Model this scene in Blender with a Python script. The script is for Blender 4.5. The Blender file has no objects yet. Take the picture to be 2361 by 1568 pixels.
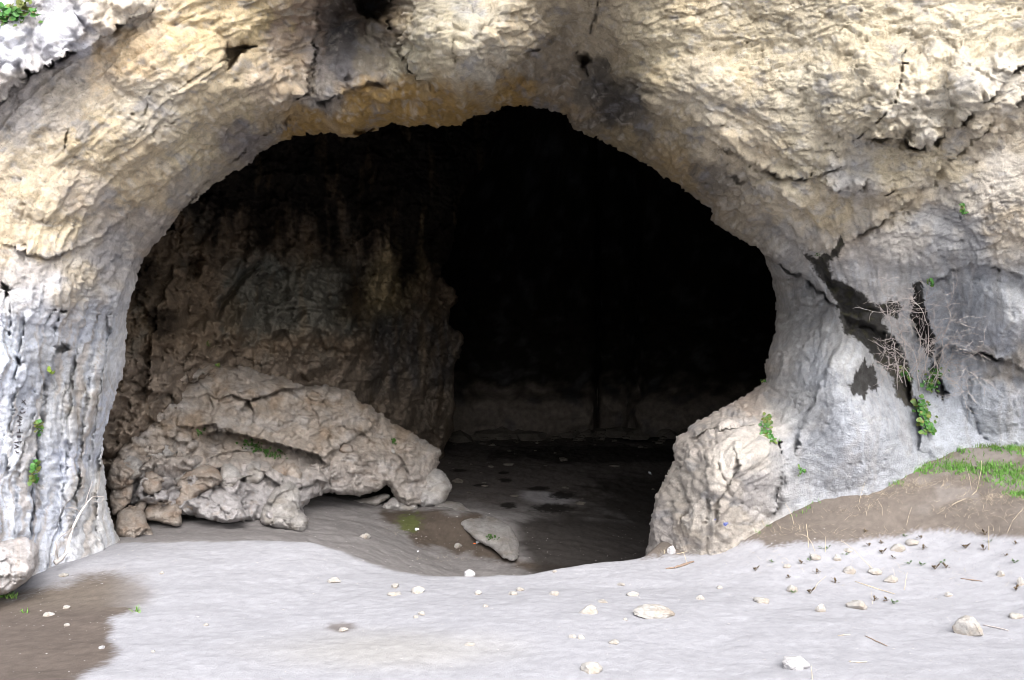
import bpy, math, random, time
import numpy as np
from mathutils import Vector, Matrix
T0 = time.time()
random.seed(7); RNG = np.random.default_rng(7)
SC = bpy.context.scene
COL = SC.collection
CAMZ = 2.0; F = 2000.0; CX = 1180.5; CY = 784.0     # sight lines are quoted in a 2361 x 1568 frame

# ------------------------------------------------------------------ noise
def _h(ix, iy, seed):
    n = (ix.astype(np.int64) * 374761393 + iy.astype(np.int64) * 668265263 + seed * 1274126177) & 0xffffffff
    n = ((n ^ (n >> 13)) * 1274126177) & 0xffffffff
    n = ((n ^ (n >> 16)) * 2246822519) & 0xffffffff
    return (n ^ (n >> 15)) & 0xffffffff
_ANG = np.stack([np.cos(np.arange(256) * 2 * np.pi / 256), np.sin(np.arange(256) * 2 * np.pi / 256)])
def perlin(x, y, seed=0):
    x0 = np.floor(x); y0 = np.floor(y); fx = x - x0; fy = y - y0
    ix = x0.astype(np.int64); iy = y0.astype(np.int64)
    u = fx * fx * fx * (fx * (fx * 6 - 15) + 10); v = fy * fy * fy * (fy * (fy * 6 - 15) + 10)
    def g(dx, dy):
        k = (_h(ix + dx, iy + dy, seed) >> 8) & 255
        return _ANG[0][k] * (fx - dx) + _ANG[1][k] * (fy - dy)
    a = g(0, 0); b = g(1, 0); c = g(0, 1); d = g(1, 1)
    return ((a + (b - a) * u) * (1 - v) + (c + (d - c) * u) * v) * 1.5
def fbm(x, y, o=4, seed=0, gain=.5, lac=2.03, mode=0):
    s = np.zeros_like(x); a = 1.; t = 0.
    for i in range(o):
        n = perlin(x, y, seed + i * 17)
        if mode == 1: n = np.abs(n) * 2 - .6           # billow: round lumps
        if mode == 2: n = .6 - np.abs(n) * 2           # ridged: sharp crests
        s += a * n; t += a; a *= gain; x = x * lac + 3.1; y = y * lac - 1.7
    return s / t
def worley(x, y, seed=0, jit=.95):
    ix = np.floor(x).astype(np.int64); iy = np.floor(y).astype(np.int64)
    f1 = np.full(x.shape, 9.); f2 = np.full(x.shape, 9.); cid = np.zeros(x.shape); ox = np.zeros(x.shape); oy = np.zeros(x.shape)
    for dx in (-1, 0, 1):
        for dy in (-1, 0, 1):
            h = _h(ix + dx, iy + dy, seed)
            px = ix + dx + .5 + ((h & 1023) / 1023. - .5) * jit
            py = iy + dy + .5 + (((h >> 10) & 1023) / 1023. - .5) * jit
            d = np.hypot(px - x, py - y); n = d < f1
            f2 = np.where(n, f1, np.minimum(f2, d)); cid = np.where(n, ((h >> 20) & 1023) / 1023., cid); ox = np.where(n, x - px, ox); oy = np.where(n, y - py, oy); f1 = np.where(n, d, f1)
    return f1, f2, cid, ox, oy
def facet(x, y, seed, step=.5, tilt=1.2):               # broken blocks: each cell a tilted plane at its own height
    f1, f2, c, ox, oy = worley(x, y, seed)
    return ((c - .5) * step + ((c * 57.31) % 1 - .5) * tilt * ox + ((c * 131.7) % 1 - .5) * tilt * oy), f2 - f1
def shingle(x, y, seed, bulge=.55, lip=.5):              # scales: swell out to a lower lip, then step back
    f1, f2, c, ox, oy = worley(x, y, seed)
    return (1 - f1 ** 2 * 1.3) * bulge + np.clip(oy, -.6, .6) * lip + (c - .5) * .6
def sstep(a, b, x):
    t = np.clip((x - a) / (b - a), 0, 1); return t * t * (3 - 2 * t)
def saw(p, k=.22):                                      # layered ledges: slow swell, quick step back
    f = p - np.floor(p); return np.where(f < 1 - k, f / (1 - k), (1 - f) / k)

# ------------------------------------------------------------------ outlines and splines
def seg_d(X, Y, pts, closed=False):
    P = list(map(tuple, pts)); P = P + [P[0]] if closed else P
    best = np.full(X.shape, 1e9); side = np.zeros(X.shape); par = np.zeros(X.shape)
    L = [math.hypot(b[0] - a[0], b[1] - a[1]) for a, b in zip(P, P[1:])]; tot = sum(L) or 1; acc = 0
    for (a, b), l in zip(zip(P, P[1:]), L):
        vx, vy = b[0] - a[0], b[1] - a[1]; wx = X - a[0]; wy = Y - a[1]
        t = np.clip((wx * vx + wy * vy) / (l * l + 1e-9), 0, 1)
        d = np.hypot(wx - vx * t, wy - vy * t); n = d < best
        best = np.where(n, d, best); side = np.where(n, np.sign(vx * wy - vy * wx), side)
        par = np.where(n, (acc + t * l) / tot, par); acc += l
    return best, side, par
def inside(X, Y, pts):
    r = np.zeros(X.shape, bool); n = len(pts)
    for i in range(n):
        x1, y1 = pts[i]; x2, y2 = pts[(i + 1) % n]
        if y1 == y2: continue
        r ^= ((y1 > Y) != (y2 > Y)) & (X < (x2 - x1) * (Y - y1) / (y2 - y1) + x1)
    return r
def sdf(X, Y, pts):                                     # + outside, - inside
    d = seg_d(X, Y, pts, True)[0]; return np.where(inside(X, Y, pts), -d, d)
def smooth_poly(pts, n=4):
    P = np.array(pts, float); m = len(P); out = []
    for i in range(m):
        p0, p1, p2, p3 = P[i - 1], P[i], P[(i + 1) % m], P[(i + 2) % m]
        for k in range(n):
            t = k / n
            out.append(tuple(.5 * (2 * p1 + (p2 - p0) * t + (2 * p0 - 5 * p1 + 4 * p2 - p3) * t * t + (3 * p1 - p0 - 3 * p2 + p3) * t ** 3)))
    return out
class TPS:
    def __init__(s, pts, lam=1e-3):
        P = np.array(pts, float); s.c = P[:, :2].mean(0); s.k = np.abs(P[:, :2] - s.c).max()
        s.p = (P[:, :2] - s.c) / s.k; n = len(P)
        r2 = ((s.p[:, None] - s.p[None]) ** 2).sum(-1)
        K = .5 * r2 * np.log(r2 + 1e-12) + lam * np.eye(n)
        A = np.zeros((n + 3, n + 3)); A[:n, :n] = K; A[:n, n] = 1; A[:n, n + 1:] = s.p; A[n, :n] = 1; A[n + 1:, :n] = s.p.T
        s.w = np.linalg.solve(A, np.concatenate([P[:, 2], [0, 0, 0]]))
    def __call__(s, X, Y):
        sh = np.shape(X); x = (np.ravel(X) - s.c[0]) / s.k; y = (np.ravel(Y) - s.c[1]) / s.k
        o = s.w[-3] + s.w[-2] * x + s.w[-1] * y
        for i, (a, b) in enumerate(s.p):
            r2 = (x - a) ** 2 + (y - b) ** 2; o += s.w[i] * .5 * r2 * np.log(r2 + 1e-12)
        return o.reshape(sh)
def paint(X, Y, pts, sig=130.):                         # soft patchwork of the listed stone colours
    W = np.zeros(X.shape); C = np.zeros(X.shape + (3,))
    for x, y, c in pts:
        w = 1. / (((X - x) ** 2 + (Y - y) ** 2) / sig ** 2 + .05) ** 2
        W += w; C += w[..., None] * np.array(c)
    return C / W[..., None]
def mixc(C, c, m):
    m = np.clip(m, 0, 1)[..., None]; return C * (1 - m) + np.array(c) * m

def world(px, py, Y):
    return np.stack([(px - CX) / F * Y, Y, CAMZ - (py - CY) / F * Y], -1)

# ------------------------------------------------------------------ Blender helpers
def tag(o, label=None, cat=None, group=None, kind=None):
    for k, v in (('label', label), ('category', cat), ('group', group), ('kind', kind)):
        if v: o[k] = v
    return o
def mesh_obj(name, V, Fc, mat, colr=None, parent=None, smooth=True):
    V = np.asarray(V, np.float32).reshape(-1, 3)
    me = bpy.data.meshes.new(name); me.vertices.add(len(V)); me.vertices.foreach_set('co', V.ravel())
    if isinstance(Fc, np.ndarray):
        n, k = Fc.shape; idx = Fc.ravel(); st = np.arange(n) * k; tt = np.full(n, k)
    else:
        tt = np.array([len(f) for f in Fc]); n = len(Fc); idx = np.array([i for f in Fc for i in f]); st = np.concatenate([[0], np.cumsum(tt)[:-1]])
    me.loops.add(len(idx)); me.loops.foreach_set('vertex_index', idx.astype(np.int32))
    me.polygons.add(n); me.polygons.foreach_set('loop_start', st.astype(np.int32)); me.polygons.foreach_set('loop_total', tt.astype(np.int32))
    me.polygons.foreach_set('use_smooth', np.full(n, smooth))
    me.update(calc_edges=True); me.validate()
    if colr is not None:
        at = me.color_attributes.new('stone', 'FLOAT_COLOR', 'POINT')
        c = np.ones((len(V), 4), np.float32); c[:, :3] = np.clip(np.asarray(colr).reshape(-1, 3), 0, 1); at.data.foreach_set('color', c.ravel())
    me.materials.append(mat)
    o = bpy.data.objects.new(name, me); COL.objects.link(o)
    if parent: o.parent = parent
    return o
def empty(name, loc):
    o = bpy.data.objects.new(name, None); o.location = loc; o.empty_display_size = .1; COL.objects.link(o); return o

def stone_mat(name, fine=60, bump=.5, dist=.012, var=.3, rough=.92, attr=True, base=(.5, .5, .5), spec=.15):
    m = bpy.data.materials.new(name); m.use_nodes = True; nt = m.node_tree; N = nt.nodes; L = nt.links
    b = N['Principled BSDF']; b.inputs['Roughness'].default_value = rough; b.inputs['Specular IOR Level'].default_value = spec
    tc = N.new('ShaderNodeTexCoord')
    n1 = N.new('ShaderNodeTexNoise'); n1.inputs['Scale'].default_value = fine; n1.inputs['Detail'].default_value = 6; n1.inputs['Roughness'].default_value = .7
    n2 = N.new('ShaderNodeTexNoise'); n2.inputs['Scale'].default_value = fine * .18; n2.inputs['Detail'].default_value = 5
    for n in (n1, n2): L.new(tc.outputs['Object'], n.inputs['Vector'])
    add = N.new('ShaderNodeMath'); add.operation = 'ADD'; L.new(n1.outputs['Fac'], add.inputs[0]); L.new(n2.outputs['Fac'], add.inputs[1])
    mr = N.new('ShaderNodeMapRange'); mr.inputs[1].default_value = .6; mr.inputs[2].default_value = 1.4; mr.inputs[3].default_value = 1 - var; mr.inputs[4].default_value = 1 + var * .7
    L.new(add.outputs[0], mr.inputs[0])
    mx = N.new('ShaderNodeMix'); mx.data_type = 'RGBA'; mx.blend_type = 'MULTIPLY'; mx.inputs['Factor'].default_value = 1
    if attr:
        a = N.new('ShaderNodeAttribute'); a.attribute_name = 'stone'; L.new(a.outputs['Color'], mx.inputs['A'])
    else: mx.inputs['A'].default_value = (*base, 1)
    L.new(mr.outputs[0], mx.inputs['B']); L.new(mx.outputs['Result'], b.inputs['Base Color'])
    bp = N.new('ShaderNodeBump'); bp.inputs['Strength'].default_value = bump; bp.inputs['Distance'].default_value = dist
    L.new(add.outputs[0], bp.inputs['Height']); L.new(bp.outputs['Normal'], b.inputs['Normal'])
    return m
def plain_mat(name, c, rough=.6, scale=40, var=.35, trans=0.):
    m = stone_mat(name, scale, .15, .004, var, rough, False, c, .3)
    if trans:
        b = m.node_tree.nodes['Principled BSDF']; b.inputs['Subsurface Weight'].default_value = 0
        b.inputs['Transmission Weight'].default_value = 0
    return m
M_ROCK = stone_mat('limestone', 60, 1.0, .030, .42)
M_DIRT = stone_mat('dust_and_soil', 80, .55, .010, .17)
M_CAVE = stone_mat('cave_limestone', 40, .6, .02, .45)  # cave stone; the roof's shade comes painted in the colour attribute
M_GRAVEL = stone_mat('gravel', 70, .4, .004, .3, attr=False, base=(.42, .40, .39))
M_STONE = stone_mat('loose_limestone', 60, .8, .012, .45, attr=False, base=(.44, .42, .40))
M_STONE2 = stone_mat('grey_loose_limestone', 70, .6, .010, .25, attr=False, base=(.42, .41, .42))
M_LEAF = plain_mat('green_leaf', (.062, .18, .040), .45, 16, .75)
M_LEAF2 = plain_mat('yellow_green_leaf', (.20, .29, .04), .5, 30, .4)
M_GRASS = plain_mat('grass_blade', (.16, .34, .07), .6, 12, .5)
M_STRAW = plain_mat('dry_straw', (.62, .52, .38), .7, 20, .35)
M_TWIG = plain_mat('bleached_twig', (.48, .43, .41), .8, 25, .4)
M_BRANCH = plain_mat('bleached_branch', (.62, .58, .56), .8, 25, .3)
M_SEED = plain_mat('dark_seedling_leaf', (.12, .085, .05), .6, 40, .6)
M_SEEDG = plain_mat('olive_seedling_leaf', (.10, .16, .07), .6, 40, .5)
M_MOSS = plain_mat('moss', (.045, .11, .02), .9, 60, .6)
M_PAPER = plain_mat('white_paper', (.82, .83, .86), .7, 20, .1)
M_ORANGE = plain_mat('orange_foil', (.75, .16, .04), .4, 20, .2)
M_BLUE = plain_mat('blue_plastic', (.16, .19, .42), .35, 25, .5)
M_STICK = plain_mat('weathered_wood', (.30, .22, .17), .85, 18, .5)
M_CHAR = plain_mat('charcoal_mark', (.10, .09, .10), .95, 60, .4)

def blend_in(m, col, scale, lo, hi, vor=False):         # a second colour of the thing's own, in patches or as specks of grit
    nt = m.node_tree; N = nt.nodes; L = nt.links; mx = next(n for n in N if n.type == 'MIX'); tc = next(n for n in N if n.type == 'TEX_COORD')
    t = N.new('ShaderNodeTexVoronoi' if vor else 'ShaderNodeTexNoise'); t.inputs['Scale'].default_value = scale; L.new(tc.outputs['Object'], t.inputs['Vector'])
    r = N.new('ShaderNodeMapRange'); r.inputs[1].default_value = lo; r.inputs[2].default_value = hi; L.new(t.outputs['Distance' if vor else 'Fac'], r.inputs[0])
    k = N.new('ShaderNodeMix'); k.data_type = 'RGBA'; L.new(r.outputs[0], k.inputs['Factor']); k.inputs['B'].default_value = (*col, 1)
    src = mx.inputs['A'].links
    if src: L.new(src[0].from_socket, k.inputs['A'])
    else: k.inputs['A'].default_value = mx.inputs['A'].default_value
    L.new(k.outputs['Result'], mx.inputs['A'])
blend_in(M_LEAF, (.15, .17, .045), 11, .45, .62); blend_in(M_LEAF, (.16, .10, .05), 23, .64, .72); blend_in(M_GRASS, (.26, .29, .10), 6, .55, .75)
blend_in(M_DIRT, (.10, .085, .075), 75, .17, .06, True); blend_in(M_ROCK, (.12, .11, .10), 34, .13, .03, True); blend_in(M_STONE, (.30, .26, .22), 9, .45, .7)
# ------------------------------------------------------------------ the cliff with the cave mouth
RIM = smooth_poly([(282, 1400), (280, 1262), (262, 1215), (248, 1150), (240, 1080), (238, 1020), (252, 960), (270, 905), (284, 860), (288, 800), (290, 760), (297, 700), (312, 645), (330, 600), (352, 566),
       (380, 538), (402, 506), (440, 470), (500, 420), (545, 392), (580, 372), (592, 352), (650, 326), (700, 311), (752, 304), (790, 312), (830, 305), (862, 296),
       (905, 284), (955, 290), (1010, 286), (1050, 284), (1090, 270), (1150, 250), (1200, 241), (1262, 250), (1300, 262), (1318, 288), (1370, 315), (1420, 341), (1470, 366), (1500, 380),
       (1520, 400), (1556, 416), (1600, 450), (1642, 482), (1646, 512), (1692, 540), (1730, 562), (1752, 574), (1768, 605), (1784, 650), (1789, 700), (1788, 745), (1780, 790), (1766, 842), (1762, 878),
       (1722, 910), (1682, 934), (1640, 960), (1592, 990), (1560, 1020), (1552, 1070), (1530, 1110), (1514, 1152), (1506, 1200), (1498, 1250), (1488, 1290), (1480, 1400), (1470, 1620), (290, 1620)], 4)

FD = [  # sight line x, y, distance
 (0,0,6.6),(150,60,6.7),(300,0,6.95),(0,150,6.6),(0,300,6.8),(200,200,6.95),(200,350,7.0),(350,150,7.1),(400,300,7.45),(500,100,7.3),(450,450,8.9),(560,370,9.3),(600,200,7.8),(650,250,8.6),(700,310,9.5),
 (0,600,6.9),(100,500,7.0),(200,650,7.4),(290,640,8.5),(320,600,8.9),(0,900,7.1),(100,900,7.6),(180,900,7.9),(240,950,8.5),(275,850,8.8),(0,1200,7.1),(100,1250,7.7),(180,1250,8.0),(250,1200,8.6),(275,1250,8.7),(230,1080,8.5),
 (700,0,8.0),(620,60,7.8),(765,60,9.4),(850,20,9.4),(800,140,9.1),(700,180,8.5),(850,210,8.7),(900,240,9.1),(850,295,9.5),(1000,280,9.6),(945,150,8.5),(1050,60,7.2),(1050,180,7.45),(1160,110,7.5),(1230,60,7.9),(1300,90,8.6),(1330,150,9.0),(910,60,8.7),(1180,170,8.6),(1010,232,9.0),(1090,225,9.1),(1180,235,10.0),(1250,200,9.6),
 (1350,60,8.3),(1350,150,9.2),(1400,250,9.6),(1300,255,10.1),(1480,120,7.9),(1500,250,8.1),(1450,350,9.8),(1520,340,9.1),(1600,440,9.7),(1620,350,8.1),(1650,490,9.6),(1750,570,9.4),(1700,480,8.7),(1800,540,8.4),
 (1700,100,7.4),(1700,280,7.7),(2000,80,6.95),(2000,290,7.0),(2361,50,6.7),(2361,180,6.75),(2200,270,6.95),(1850,420,7.65),(2000,420,7.3),(2150,370,7.1),(2300,280,7.0),(2361,300,7.2),(1950,540,7.9),
 (2050,560,7.8),(2200,480,7.5),(2361,500,7.3),(2000,660,8.25),(2100,640,8.1),(2250,600,7.8),(2361,620,7.7),(2200,720,8.5),(2361,750,7.9),(2250,900,8.6),(2361,860,8.2),(2361,1000,8.5),(2250,1020,8.7),(2361,1150,8.4),
 (1785,700,9.9),(1850,680,9.2),(1900,760,8.8),(1780,800,9.5),(1820,880,8.8),(1940,820,8.3),(1950,900,8.2),(2050,1000,8.35),(2110,1030,8.6),(2130,900,8.9),(2030,850,8.7),(1950,1050,8.35),(1850,1100,8.5),(1850,980,8.6),
 (1765,900,9.3),(1700,930,9.2),(1750,980,8.6),(1700,1020,8.2),(1650,1080,8.0),(1760,1080,8.1),(1600,1010,8.9),(1560,1060,8.9),(1650,1200,8.0),(1560,1200,8.3),(1510,1200,8.7),(1492,1280,8.6),(1600,1300,8.1),(1750,1180,8.3),(1900,1300,8.2),
 (-400,100,6.3),(-400,900,6.5),(-1500,400,6.0),(-3000,600,5.6),(-3000,-2000,7.5),(500,-500,6.9),(1200,-500,6.7),(2000,-500,6.65),(1200,-1500,7.2),(1200,-2600,8.6),(2900,200,6.4),(2900,900,7.5),(2900,1300,7.9),(5300,600,6.4),(5300,-2000,7.5),(0,1620,7.0),(2361,1500,8.4),(-1500,1500,6.0)]
FT = TPS(FD, 1e-5)

CREASE = [  # points; lift and fade px above the line (left of its run), sink and fade px below it
 ([(-80,270),(0,228),(60,165),(140,132),(210,100),(250,72),(300,38),(370,-10)], -.30, 130, .14, 60),
 ([(1965,322),(2050,318),(2110,334),(2160,320),(2205,288),(2250,232),(2300,200),(2380,130)], -.28, 120, .14, 45),
 ([(1930,565),(1990,530),(2080,470),(2150,420),(2200,362),(2260,300),(2320,250),(2420,180)], -.10, 90, .08, 80),
 ([(1745,572),(1800,592),(1850,640),(1895,672),(1938,712)], -.22, 70, .34, 60),
 ([(2120,655),(2165,640),(2235,612),(2290,610),(2330,628),(2420,650)], -.10, 50, .14, 60),
 ([(2170,792),(2230,812),(2290,816),(2330,835),(2380,865)], -.13, 60, .14, 60),
 ([(905,20),(912,60),(925,120),(955,165),(1000,196),(1060,205),(1120,180),(1180,150),(1240,108),(1290,80),(1325,30)], -.34, 90, .12, 40),
 ([(600,300),(660,270),(720,235),(780,215),(850,190),(900,192)], -.16, 60, .14, 50),
 ([(350,560),(400,500),(470,425),(560,345),(640,265),(700,200),(730,130)], -.20, 60, .16, 45),
 ([(1330,140),(1400,160),(1440,210),(1480,250),(1540,300),(1600,345),(1700,400),(1790,440)], -.06, 70, .08, 50),
 ([(1440,330),(1540,360),(1640,420),(1740,500),(1850,560)], -.05, 40, .03, 30),
 ([(1560,1020),(1640,1000),(1740,985),(1800,1010)], .05, 40, -.04, 40),
 ([(2110,910),(2125,960),(2128,1010),(2110,1040)], .14, 50, .14, 22),
 ([(2030,760),(2080,800),(2090,860),(2105,940)], .06, 50, .16, 30),
 ([(60,1280),(72,1150),(88,1000),(106,870),(132,790)], .10, 40, .16, 16),
 ([(1795,1005),(1800,1060),(1805,1110),(1790,1160)], .06, 30, .08, 20),
]
CREASE += [([(185,760),(165,900),(150,1050),(140,1250)], -.06, 30, .09, 14), ([(215,820),(195,950),(180,1100),(165,1260)], -.05, 24, .07, 14), ([(255,700),(240,800),(225,900),(215,1000),(205,1100)], -.05, 20, .06, 14), ([(60,700),(40,850),(25,1000),(10,1150)], -.06, 30, .08, 18), ([(238,1010),(228,1080),(222,1150),(215,1260)], -.05, 20, .08, 14),
 ([(1790,1010),(1800,1060),(1806,1110),(1790,1170),(1770,1200)][::-1], -.10, 40, .10, 26), ([(1930,800),(1890,900),(1850,990),(1830,1060)], -.06, 40, .06, 40), ([(1640,1000),(1630,1080),(1640,1160),(1625,1230)], -.05, 30, .06, 18), ([(1690,1010),(1700,1080),(1660,1150),(1650,1220)], -.05, 30, .05, 20), ([(1580,1020),(1570,1100),(1590,1180),(1560,1260)], -.05, 24, .05, 18)]
CREASE += [([(300,640),(345,560),(395,490),(470,425)], -.10, 50, .10, 40), ([(640,270),(690,215),(715,150),(722,70),(735,-10)], -.24, 60, .20, 60), ([(895,240),(980,232),(1080,240),(1160,205),(1250,165),(1330,160)], -.08, 40, .10, 40),
 ([(1600,300),(1700,350),(1800,402),(1880,410),(1960,370)], -.10, 60, .06, 50), ([(1870,400),(1930,440),(1985,440),(2000,410)], -.10, 50, .05, 40), ([(0,560),(110,590),(200,560),(300,480),(420,390)], -.10, 60, .08, 40), ([(2170,790),(2165,870),(2195,920)], .02, 20, .12, 30)]
CRACK = [  # points, half width px, depth
 ([(2085,120),(2078,190),(2058,245),(2020,285),(1968,322)], 3.2, .10), ([(1382,-10),(1372,40),(1360,75)], 4, .16), ([(1330,120),(1348,148),(1355,170)], 7, .18),
 ([(520,95),(516,130),(514,165)], 6, .25), ([(905,-10),(900,30),(908,70)], 8, .25), ([(1045,165),(1050,120),(1062,95)], 2.5, .06), ([(960,150),(955,110)], 2.5, .05),
 ([(335,325),(370,280),(420,265)], 3, .05), ([(300,330),(330,285),(345,220)], 2.5, .05), ([(145,370),(152,330),(160,290)], 3.5, .10),
 ([(1400,250),(1425,310),(1450,360)], 3, .06), ([(1480,185),(1500,235),(1540,280)], 3, .06), ([(1700,345),(1740,380),(1800,400),(1870,412)], 3, .08),
 ([(2020,440),(2055,437),(2065,433)], 6, .18), ([(1868,405),(1880,395)], 5, .16), ([(2290,612),(2305,622)], 5, .16), ([(2085,145),(2096,140)], 4, .12),
 ([(75,900),(60,1010),(40,1130),(25,1230)], 4, .08), ([(150,880),(135,1020),(128,1180),(120,1260)], 4, .06), ([(205,820),(180,960),(172,1100),(160,1260)], 4, .06), ([(230,700),(215,800),(205,900)], 3.5, .06),
 ([(25,705),(22,740),(20,770)], 5, .22), ([(122,705),(112,728),(105,745)], 4, .14), ([(138,712),(128,735),(122,775)], 4.5, .18), ([(150,708),(138,718)], 6, .16), ([(285,655),(292,640)], 4, .14),
 ([(1635,1140),(1630,1190),(1650,1215)], 3, .05), ([(1715,1010),(1705,1060)], 3, .04), ([(1655,1060),(1665,1100),(1690,1150),(1750,1180)], 4, .07), ([(2240,940),(2260,1000),(2285,1020)], 5, .08), ([(2240,860),(2235,930)], 4, .05),
 ([(1960,755),(2000,752),(2040,765)], 5, .12), ([(1990,705),(2040,720),(2080,715)], 4, .08), ([(2105,780),(2120,740),(2115,690)], 6, .2), ([(2140,870),(2160,835),(2165,800)], 7, .25), ([(2165,870),(2185,905)], 5, .15)]
HOLES = [([(515,105),(560,95),(590,105),(560,135),(535,160),(518,170)], .35, 8), ([(820,-20),(890,-20),(900,30),(880,62),(845,55),(828,30)], .8, 12), ([(0,650),(30,655),(38,668),(28,690),(5,690)], .25, 6), ([(120,795),(155,788),(160,805),(140,818),(125,812)], .22, 6),
 ([(28,822),(50,815),(58,832),(45,850),(32,842)], .2, 6), ([(1330,128),(1352,120),(1365,140),(1345,160)], .5, 8), ([(1890,612),(1925,640),(1990,680),(2010,715),(1985,735),(1945,720),(1920,680)], .12, 14), ([(1945,728),(1985,735),(2040,765),(2080,820),(2030,835),(1990,790),(1950,765)], .16, 14),
 ([(2108,655),(2128,700),(2145,760),(2150,800),(2110,790),(2095,740)], .25, 10), ([(785,430-250),(800,170),(815,185),(800,200)], .1, 8), ([(805,295),(840,285),(870,290),(850,302),(815,304)], .5, 6), ([(1800,815),(1812,825),(1808,845),(1795,840)], .1, 8)]
BUMP = [(1060,70,170,140,.40),(2220,230,170,120,.22),(1800,250,200,150,.18),(2000,200,150,130,.16),(1850,430,110,50,.12),(1980,430,100,40,.10),(1660,1060,90,90,.18),(1640,1170,80,90,.12),(1950,830,45,60,.06),(1930,1010,140,120,.12),(560,60,60,50,.10),(400,150,160,90,.12),(150,450,140,60,.10),(480,240,120,60,.08),
 (2290,720,90,90,.14),(2290,930,70,70,.10),(210,900,30,200,.08),(160,1100,25,170,.08),(110,1050,22,180,.08),(40,1000,40,200,.10),(250,1190,30,60,.08),(2100,560,120,70,.12),(1500,200,90,80,.08),(1640,180,80,60,.08)]
STAIN = [[(1850,572),(1885,590),(1920,572),(1942,545),(1950,552),(1935,585),(1915,600),(1925,640),(1950,652),(1995,676),(2018,700),(2055,690),(2082,706),(2070,735),(2040,720),(2030,745),(2060,770),(2075,800),(2098,845),(2104,900),(2104,942),(2088,935),(2066,915),(2062,880),(2040,850),(2018,832),(2000,800),(1972,785),(1945,765),(1938,735),(1932,700),(1905,655),(1882,625),(1868,600)],
 [(1990,832),(2012,845),(2020,872),(2028,890),(2000,905),(1985,915),(1960,908),(1956,890),(1972,862)], [(2105,655),(2125,648),(2130,690),(2142,740),(2160,785),(2150,840),(2128,800),(2112,770),(2098,730)], [(2150,870),(2178,905),(2170,920),(2148,905)]]
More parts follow.
